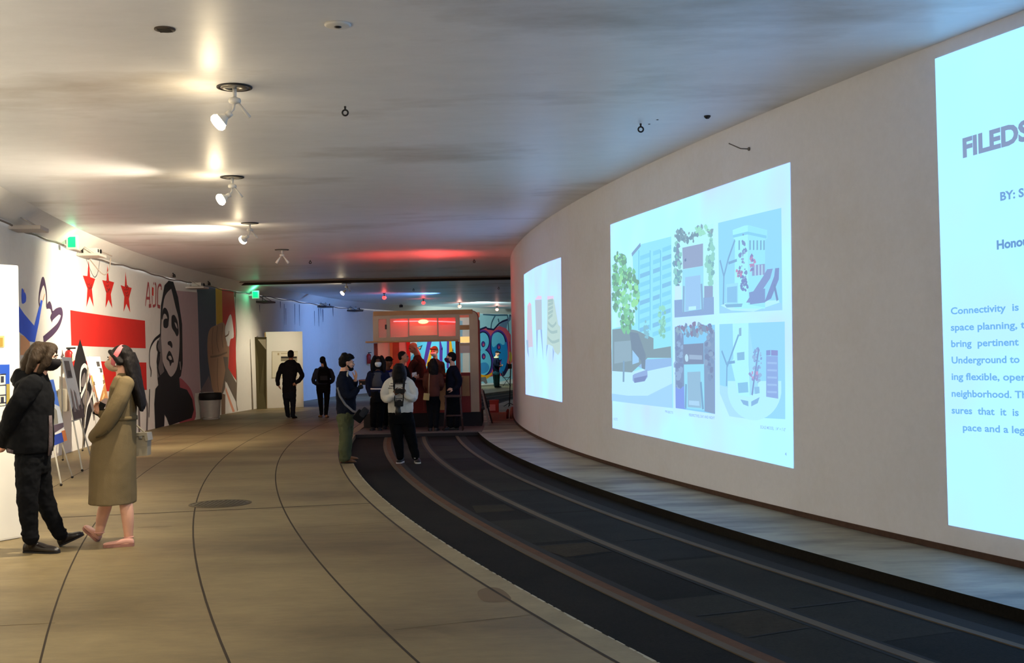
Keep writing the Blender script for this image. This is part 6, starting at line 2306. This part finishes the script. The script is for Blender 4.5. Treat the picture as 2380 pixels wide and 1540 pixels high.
F.hair(H_black, ex, 1.02, .006, .008, 0, None, 'hair')
T = F.part('hoodie')
F.rows([(958, 902, 960, .15), (945, 901, 961, .165), (920, 903, 959, .16), (900, 901, 957, .16), (886, 903, 953, .14), (878, 912, 945, .11), (872, 917, 941, .08)], T)
for u_ in (908, 948): T.tube([F.P((928, 880, .02)), F.P((u_, 889, 0))], [.085, .075], 12, 0, True)
la = [(905, 891, 0), (896, 907, -.04), (895, 922, -.08), (902, 926, -.18), (914, 917, -.24)]
ra = [(951, 891, 0), (960, 907, -.04), (961, 922, -.08), (956, 924, -.18), (944, 916, -.24)]
for q in (la, ra):
    F.limb(q, [.078, .075, .070, .062, .050], T); F.limb(q, [.05, .045, .04, .034, .028], F.body)
F.hand((914, 917, -.24), (922, 911, -.27), (.6, .4, .2), 1, .55, 1.0)
F.hand((944, 916, -.24), (936, 911, -.27), (-.6, .4, .2), -1, .55, 1.0)
F.rows([(950, 908, 954, .12), (900, 908, 950, .12), (884, 914, 946, .10)], F.body)
T = F.part('trousers')
F.rows([(952, 903, 959, .14), (968, 903, 961, .155), (984, 906, 962, .14)], T)
lA = [(919, 978, 0), (924, 1015, -.01), (930, 1060, .0)]; lB = [(946, 978, 0), (955, 1015, -.01), (966, 1060, .0)]
F.limb(lA, [.118, .092, .062], T); F.limb(lB, [.118, .092, .062], T)
F.limb(lA, [.08, .055, .038], F.body); F.limb(lB, [.08, .055, .038], F.body)
M_run = mat('trainer_black', S(26, 26, 28), .6); M_wsole = mat('sole_white', S(206, 206, 204), .6)
F.shoe(hA + Vector((0.02, .06, 0)), hA + Vector((-.03, -.19, 0)), M_run, .047, .085, M_wsole, 'trainer'); F.shoe(hB + Vector((-.01, .06, 0)), hB + Vector((.05, -.19, 0)), M_run, .047, .085, M_wsole, 'trainer')
for q in (lA, lB):
    b = MB(); b.torus(F.P((q[-1][0], 1063, 0)), .040, .014); b.build('sock', mat('sock_white', S(210, 206, 200), .9), F.root)
o = F.finish({'hoodie': (cloth('white_fleece', 226, 224, 218, .9, .4, 60, .05), 3, .009, 10.0), 'trousers': (C_black, 3, .008, 9.0)})
b = MB()
rr_ = random.Random(3)
for (u0_, u1_, v, m_) in ((908, 944, 891, 0), (905, 912, 897, 0), (903, 909, 902, 0), (918, 934, 926, 0), (917, 930, 930, 0), (920, 936, 934, 0)):
    u = u0_
    while u < u1_:
        w_ = rr_.uniform(1.0, 3.0)
        p0, p1 = D(u, v, 17.89 if v < 920 else 17.885), D(u + w_, v - .4, 17.89 if v < 920 else 17.885)
        b.box((p0 + p1) / 2, ((p1 - p0).length, .012, .008 + rr_.random() * .012)); u += w_ + .9
b.build('chest_print', mat('print_grey', S(84, 82, 84), .8), F.root)
b = MB()
for u, e in ((916, 904), (937.5, 905)): b.tube([D(u, 880, 17.88), D(u + .5, 892, 17.86), D(u, e, 17.87)], .013, 8)
b.build('draw_cord', M_black, F.root)
root = empty('camera', D(926, 938, 17.78), 'black camera with long lens hanging in front of the white hoodie', 'camera')
b = MB(); b.box(D(927, 938, 17.80), (.135, .075, .085), 0, 0, None, .015); b.box(D(928, 932, 17.80), (.06, .06, .04), 0, 0, None, .012); b.build('camera_body', M_black, root)
b = MB(); b.lathe(D(925, 943, 17.76), [(.040, 0), (.040, -.05), (.046, -.06), (.046, -.13), (.040, -.135)], 20); b.build('lens', mat('lens_black', S(20, 22, 22), .35), root)
b = MB()
for u, s in ((917, -1), (938, 1)): b.tube([D(927 + s * 9.5, 936, 17.80), D(u, 915, 17.83), D(u + s * 2, 895, 17.86), D(928 + s * 14, 876, 17.98)], .008, 8)
b.build('neck_strap', M_black, root)
p = D(929, 908.5, 17.75)
b = MB(); b.box(p, (.15, .012, .075), 0, 0, Matrix.Rotation(-.5, 3, 'X'), .006)
tag(b.build('mobile_phone', M_black), 'dark phone held in both hands by the photographer in the white hoodie', 'phone')

# ------------------------------------------------------------------ the group at the kiosk and beyond
DK = 0.021


def stand(F, uL, uR, v, top, legm, pel, r0=.10, r1=.075, r2=.055, dL=(0, -.24), dR=(0, -.24), shoe=None, z=DK, knee=None, hip=None):
    """trousers and shoes: pel = pelvis rows, feet at (u, v) on height z"""
    T = F.part('trousers')
    F.rows(pel, T)
    hv = pel[-1][0]
    w = (pel[-1][2] - pel[-1][1]) / 4
    cu = (pel[-1][1] + pel[-1][2]) / 2
    for s, u, d_ in ((-1, uL, dL), (1, uR, dR)):
        h = G(u, v, z)
        d3 = Vector((d_[0], d_[1], 0))
        F.shoe(h - d3 * .25, h + d3 * .75, shoe or M_run, .046, .085)
        ank = h + Vector((0, 0, .10)) - d3 * .05
        hipp = F.P((cu + s * w, hv - 4))
        kn = hipp.lerp(ank, .5) + Vector((0, d_[1] * .12, 0))
        q = smooth_pts([tuple(hipp) + (r0,), tuple(kn) + (r1,), tuple(ank) + (r2,)], 5)
        T.tube([Vector(a[:3]) for a in q], [a[3] for a in q], 14, 0, True)
        F.body.tube([Vector(a[:3]) for a in q], [a[3] * .68 for a in q], 12, 0, True)


# 6 - woman with white mask, grey and navy jacket
F = Fig('woman with long black hair, white mask and grey-navy jacket by the kiosk counter', 24.88, G(876, 1000, DK), SK_D, 0.011)
F.head((879, 841, 0), (.10, -1, -.02), 0.228, 0, True, False, (879, 857, .02), .05)
F.mask(mat('mask_white', S(214, 226, 230), .8))


def ex(h):
    F.rows([(862, 862, 894, .07, .03), (850, 862.5, 894, .10, .04), (838, 865, 892, .11, .03)], h)
    for s in (-1, 1):
        F.limb([(879 + s * 8, 829, -.06), (879 + s * 13.5, 842, -.05), (879 + s * 14, 855, -.06), (879 + s * 14, 864, -.06)], [.04, .042, .04, .025], h)


F.hair(H_black, ex, 1.0, .008, .005)
T = F.part('jacket')
F.rows([(912, 862, 894, .14), (895, 862, 895, .14), (878, 861, 896, .14), (868, 860, 898, .13), (861, 868, 890, .09)], T)
la = [(862, 870, 0), (856.5, 886, .0), (857, 902, .02), (861, 916, -.02)]; ra = [(896, 870, 0), (901, 886, 0), (900, 903, -.02), (895, 914, -.08)]
for q in (la, ra):
    F.limb(q, [.085, .076, .066, .055], T); F.limb(q, [.05, .042, .036, .03], F.body)
F.hand((861, 916, -.02), (865, 926, -.04), (1, 0, 0), -1, .35, .95); F.hand((895, 914, -.08), (891, 922, -.12), (-1, 0, 0), 1, .35, .95)
F.rows([(908, 866, 890, .11), (870, 866, 892, .11), (858, 874, 884, .06)], F.body)
stand(F, 868, 882, 999, None, None, [(905, 862, 893, .13), (920, 862, 894, .15), (934, 863, 894, .14)], .105, .085, .075, (-.04, -.24), (.05, -.24))
F.finish({'jacket': (cloth('navy_sleeve', 22, 28, 50), 3, .010, 9.0), 'trousers': (C_black, 3, .008, 10.0)})
b = MB(); F.rows([(898, 864, 893, .148), (880, 864, 893, .148), (868, 864, 894, .14), (864, 868, 890, .11)], b, 0, .85); b.build('grey_front', cloth('vest_grey', 74, 76, 84), F.root)
b = MB(); F.rows([(904.5, 861.5, 894.5, .150), (901.5, 861.5, 894.5, .150)], b, .004); b.build('white_hem', mat('hem_white', S(214, 214, 214), .7), F.root)

# 7 - man in a dark cap behind her
F = Fig('man in dark cap and white shirt with blue collar, behind the white-masked woman', 25.35, G(904, 996, DK), SK_D, 0.012)
F.head((904, 841, 0), (.55, -.8, -.1), 0.228, 0, True, True, (901, 858, 0), .052)
L = F.L
b = MB(); b.ell(L(0, -.01, .055), (.084, .104, .075), F.M); b.loft([(L(0, .10, .065), F.M @ Vector((.07, 0, 0)), F.M @ Vector((0, .07, .0))), (L(0, .11, .072), F.M @ Vector((.07, 0, 0)), F.M @ Vector((0, .07, 0)))], 18)
b.organic('cap', C_black, F.root, .009, 2)
T = F.part('shirt')
F.rows([(915, 888, 918, .13), (890, 887, 919, .14), (872, 887, 919, .13), (863, 893, 914, .09)], T)
la = [(890, 873, 0), (885, 890, 0), (886, 908, -.06)]; ra = [(917, 873, 0), (922, 890, 0), (921, 908, -.06)]
for q in (la, ra):
    F.limb(q, [.078, .068, .058], T); F.limb(q, [.045, .04, .032], F.body)
F.hand((886, 908, -.06), (888, 918, -.10), (1, 0, 0), -1, .4, .95); F.hand((921, 908, -.06), (919, 918, -.10), (-1, 0, 0), 1, .4, .95)
F.rows([(908, 892, 914, .10), (870, 892, 914, .11)], F.body)
stand(F, 896, 911, 996, None, None, [(908, 889, 917, .12), (922, 889, 917, .14), (934, 890, 916, .13)], .10, .08, .06, (-.02, -.24), (.04, -.24))
F.finish({'shirt': (cloth('shirt_white', 190, 194, 206), 3, .008, 9.0), 'trousers': (C_black, 3, .006, 10.0)})
b = MB(); b.torus(F.P((902.5, 861, -.01)), .085, .026, Matrix.Rotation(.25, 3, 'X')); b.organic('blue_collar', cloth('collar_blue', 34, 34, 120), F.root, .012, 2)

# 8 - man in profile
F = Fig('dark-haired man in black seen in profile at the kiosk counter', 25.05, G(946, 998, DK), SK_M, 0.011)
F.head((938.5, 830, 0), (.97, -.2, -.05), 0.235, 0, True, True, (934, 848, .02), .058)
F.hair(H_dark, None, 1.0, .004, .003, -.012)
T = F.part('jacket')
F.rows([(918, 922, 958, .15), (895, 921, 958, .17), (872, 921, 955, .18), (860, 923, 951, .16), (850, 928, 944, .09)], T)
na = [(934, 864, -.17), (936, 884, -.21), (950, 888, -.20), (962, 880, -.18)]; fa = [(944, 864, .17), (950, 884, .2), (960, 884, .1)]
for q, r in ((na, [.08, .072, .06, .05]), (fa, [.08, .07, .05])):
    F.limb(q, r, T); F.limb(q, [x * .6 for x in r], F.body)
F.hand((962, 880, -.18), (969, 876, -.18), (0, .6, .7), 1, .4, .95); F.hand((960, 884, .1), (968, 880, .05), (0, -.5, .7), -1, .4, .95)
F.rows([(912, 926, 954, .12), (870, 926, 950, .14), (852, 929, 942, .07)], F.body)
stand(F, 936, 948, 997, None, None, [(910, 923, 957, .13), (925, 923, 957, .15), (938, 924, 956, .14)], .11, .085, .065, (.22, -.08), (.22, -.02))
F.finish({'jacket': (C_black, 3, .008, 9.0), 'trousers': (C_navy, 3, .008, 10.0)})
b = MB(); b.hull([D(957, 866, 24.98), D(968, 864, 24.98), D(969, 875, 24.98), D(958, 876, 24.98)], [p + Vector((0, .004, 0)) for p in (D(957, 866, 24.98), D(968, 864, 24.98), D(969, 875, 24.98), D(958, 876, 24.98))])
tag(b.build('paper_sheet', mat('paper_white', S(206, 204, 206), .8)), 'white sheet of paper held beside the photographer, in front of the counter', 'paper')

# 9 - tall bald man leaning over inside the kiosk
F = Fig('bald man in brown sweater leaning forward inside the kiosk serving window', 26.6, G(966, 992, .335), SK_M, 0.011)
F.head((960.5, 808, -.06), (-.85, -.45, -.42), 0.24, 0, True, True, (971, 826, 0), .07)
T = F.part('sweater')
F.rows([(915, 954, 984, .14), (890, 955, 986, .16), (865, 958, 987, .17), (845, 958, 985, .16), (832, 960, 981, .13), (824, 964, 977, .08)], T)
na = [(962, 842, -.17), (953, 858, -.2), (951, 870, -.3)]; fa = [(980, 840, .15), (985, 860, .1), (978, 874, -.1)]
for q in (na, fa):
    F.limb(q, [.08, .07, .052], T); F.limb(q, [.05, .04, .03], F.body)
F.hand((951, 870, -.3), (949, 877, -.36), (.6, -.5, 0), 1, .4, .95); F.hand((978, 874, -.1), (972, 878, -.16), (0, -.5, -.5), -1, .4, .95)
F.rows([(910, 958, 982, .10), (850, 962, 982, .12), (826, 965, 976, .06)], F.body)
T = F.part('trousers')
F.rows([(905, 955, 985, .12), (922, 955, 985, .14), (935, 956, 984, .13)], T)
for s, u in ((-1, 964), (1, 976)):
    h = Vector((D(u, 900, 26.6).x, 26.62, .366))
    F.shoe(h + Vector((.05, .05, 0)), h + Vector((-.14, -.12, 0)), M_run, .046, .08)
    q = [F.P((u, 925)), F.P((u, 925)).lerp(h, .5), h + Vector((.02, .02, .10))]
    T.tube(q, [.095, .075, .06], 14, 0, True); F.body.tube(q, [.06, .05, .036], 12, 0, True)
F.finish({'sweater': (cloth('sweater_brown', 62, 34, 28), 3, .008, 9.0), 'trousers': (C_black, 3, .006, 10.0)})

# 11 - woman in the brown jacket, seen from behind
F = Fig('woman in reddish-brown jacket seen from behind at the kiosk counter', 24.9, G(1006, 1001, DK), SK_L, 0.011)
F.head((1007, 846, 0), (-.1, 1, 0), 0.228, 0, False, False, (1007, 862, 0), .05)


def ex(h):
    F.rows([(872, 998, 1017, .06, -.06), (862, 995.5, 1019.5, .09, -.05), (848, 996, 1019, .115, -.03), (837, 1000, 1015, .10, -.02)], h)


F.hair(H_dark, ex, 1.0, .012, .008)
T = F.part('jacket')
F.rows([(921, 993, 1022, .15), (905, 992, 1022, .15), (888, 993, 1021, .14), (873, 991, 1023, .14), (866, 995, 1019, .10), (860, 1001, 1013, .06)], T)
la = [(993, 873, 0), (989, 890, .02), (991, 904, .14)]; ra = [(1021, 873, 0), (1026, 890, 0), (1024, 902, .14)]
for q in (la, ra):
    F.limb(q, [.078, .068, .054], T); F.limb(q, [.045, .04, .03], F.body)
F.hand((991, 904, .14), (995, 900, .22), (1, 0, 0), 1, .4, .9); F.hand((1024, 902, .14), (1020, 898, .22), (-1, 0, 0), -1, .4, .9)
F.rows([(915, 997, 1018, .11), (875, 996, 1018, .11)], F.body)
stand(F, 1000, 1014, 1001, None, None, [(912, 993, 1021, .13), (925, 992.5, 1021.5, .15), (938, 994, 1020, .14)], .10, .075, .055, (-.03, .24), (.04, .24))
F.finish({'jacket': (cloth('jacket_rust', 88, 50, 40), 3, .008, 9.0), 'trousers': (C_black, 3, .006, 10.0)})
root = empty('shoulder_bag', D(991, 930, 24.68), 'small cream shoulder bag on a long pale strap behind the rust-jacketed woman', 'handbag')
b = MB(); b.box(D(991, 921.5, 24.68), (.13, .06, .15), 0, 0, Matrix.Rotation(.12, 3, 'Y'), .015); b.build('bag_body', mat('bag_cream', S(168, 146, 92), .5), root)
b = MB(); b.tube([D(996.5, 914, 24.68), D(997, 885, 24.70), D(998, 868, 24.74)], .010, 8); b.build('strap', mat('strap_cream', S(168, 140, 100), .6), root)

# 12 - man in navy with purple mask
F = Fig('man in dark navy sweater with purple mask, standing behind the bar stool', 25.15, G(1052, 999, DK), SK_L, 0.011)
F.head((1047.5, 832, 0), (-.97, .05, .12), 0.235, 0, True, False, (1052, 850, 0), .055)
F.mask(cloth('mask_purple', 76, 48, 84))
F.hair(H_black, None, 1.04, .002, .004, .004)
T = F.part('sweater')
F.rows([(924, 1036, 1068, .15), (900, 1036, 1068, .16), (880, 1036, 1070, .18), (866, 1037, 1069, .19), (856, 1041, 1065, .15), (849, 1046, 1060, .08)], T)
na = [(1060, 866, -.18), (1067, 884, -.2), (1064, 898, -.19), (1055, 905, -.2)]; fa = [(1046, 866, .16), (1042, 886, .2), (1042, 902, .16)]
for q, r in ((na, [.082, .07, .06, .05]), (fa, [.08, .065, .05])):
    F.limb(q, r, T); F.limb(q, [x * .6 for x in r], F.body)
F.hand((1055, 905, -.2), (1048, 904, -.2), (0, .6, -.6), 1, .45, 1.0); F.hand((1042, 902, .16), (1042, 912, .14), (0, -1, 0), 1, .35, .95)
F.rows([(915, 1040, 1064, .12), (870, 1040, 1066, .15), (852, 1047, 1059, .06)], F.body)
stand(F, 1046, 1060, 999, None, None, [(914, 1037, 1067, .14), (928, 1036, 1068, .155), (942, 1037, 1067, .145)], .11, .085, .07, (-.22, -.06), (-.22, .04))
F.finish({'sweater': (cloth('sweater_navy', 19, 20, 34), 3, .008, 9.0), 'trousers': (C_black, 3, .006, 10.0)})

# 13 - person serving inside the kiosk
F = Fig('light-haired person in white mask and dark shirt serving inside the kiosk', 27.05, Vector((D(1012, 900, 27.05).x, 27.05, .366)), SK_L, 0.012)
F.head((1009.5, 817, 0), (-.35, -.9, -.12), 0.225, 0, True, False, (1012, 832, .02), .05)
F.mask(mat('mask_white', S(214, 226, 230), .8))


def ex(h):
    L, M = F.L, F.M
    for x in (-.05, 0, .05): h.ell(L(x, .06, .075), (.035, .035, .03), M)


F.hair(cloth('hair_sandy', 116, 88, 54, .6, .9, 120), ex, 1.0, .004, .005)
T = F.part('shirt')
F.rows([(905, 1001, 1026, .13), (880, 1000, 1027, .14), (858, 1000, 1028, .14), (846, 1000, 1027, .13), (838, 1005, 1022, .09), (833, 1008, 1017, .06)], T)
la = [(1001, 846, 0), (997, 862, 0), (994, 874, -.14)]; ra = [(1026, 846, 0), (1029, 864, 0), (1024, 878, -.12)]
for q in (la, ra):
    F.limb(q, [.075, .062, .046], T); F.limb(q, [.045, .038, .03], F.body)
F.hand((994, 874, -.14), (991, 880, -.2), (0, -.3, -1), -1, .35, .9); F.hand((1024, 878, -.12), (1019, 882, -.18), (0, -.3, -1), 1, .35, .9)
F.rows([(900, 1005, 1022, .10), (850, 1005, 1023, .11)], F.body)
T = F.part('trousers')
F.rows([(900, 1001, 1025, .12), (915, 1001, 1025, .14), (925, 1002, 1024, .13)], T)
for u in (1007, 1019):
    h = Vector((D(u, 900, 27.05).x, 27.07, .366))
    F.shoe(h + Vector((0, .06, 0)), h + Vector((0, -.18, 0)), M_run, .045, .08)
    q = [F.P((u, 918)), F.P((u, 918)).lerp(h, .5), h + Vector((0, .02, .10))]
    T.tube(q, [.09, .07, .055], 14, 0, True); F.body.tube(q, [.06, .05, .036], 12, 0, True)
F.finish({'shirt': (cloth('shirt_umber', 50, 40, 34), 3, .008, 9.0), 'trousers': (C_black, 3, .006, 10.0)})

# 14 - far figure in front of the painted numbers
F = Fig('far person in dark cap, navy jacket and jeans standing before the painted number nine', 54.0, G(1155, 899.5), SK_M, 0.014)
F.head((1156, 821, 0), (.85, -.4, -.05), 0.235, 0, False, False, (1153.5, 829, 0), .055)
b = MB(); L = F.L; b.ell(L(0, -.01, .05), (.086, .104, .08), F.M); b.tube([L(0, .08, .05), L(0, .15, .04)], [.05, .03], 10, 0, True); b.organic('cap', C_black, F.root, .012, 2)
T = F.part('jacket')
F.rows([(866, 1147, 1160, .14), (855, 1145, 1160.5, .17), (842, 1145, 1161, .18), (834, 1148, 1159, .14), (830, 1151, 1157, .08)], T)
for q in ([(1151, 837, -.16), (1152, 848, -.2), (1160, 851, -.15)], [(1157, 837, .16), (1159, 847, .2), (1164, 850, .1)]):
    F.limb(q, [.085, .075, .055], T); F.limb(q, [.05, .045, .03], F.body)
F.hand((1160, 851, -.15), (1164, 850, -.15), (0, .5, .5), 1, .4, 1.0); F.hand((1164, 850, .1), (1167.5, 849, .06), (0, -.5, .5), -1, .4, 1.0)
F.rows([(862, 1149, 1158, .11), (840, 1149, 1158, .14)], F.body)
stand(F, 1152, 1158, 899.5, None, None, [(860, 1147, 1160, .14), (866, 1147, 1160, .16), (871, 1147.5, 1159.5, .15)], .12, .095, .08, (.24, -.06), (.22, .02), z=0.0)
F.finish({'jacket': (C_navy, 3, .008, 9.0), 'trousers': (cloth('jeans_teal', 44, 86, 96), 3, .008, 10.0)})
b = MB(); b.torus(F.P((1153.7, 830.5, 0)), .085, .045); b.organic('pale_scarf', cloth('scarf_pale', 196, 200, 150), F.root, .014, 2)
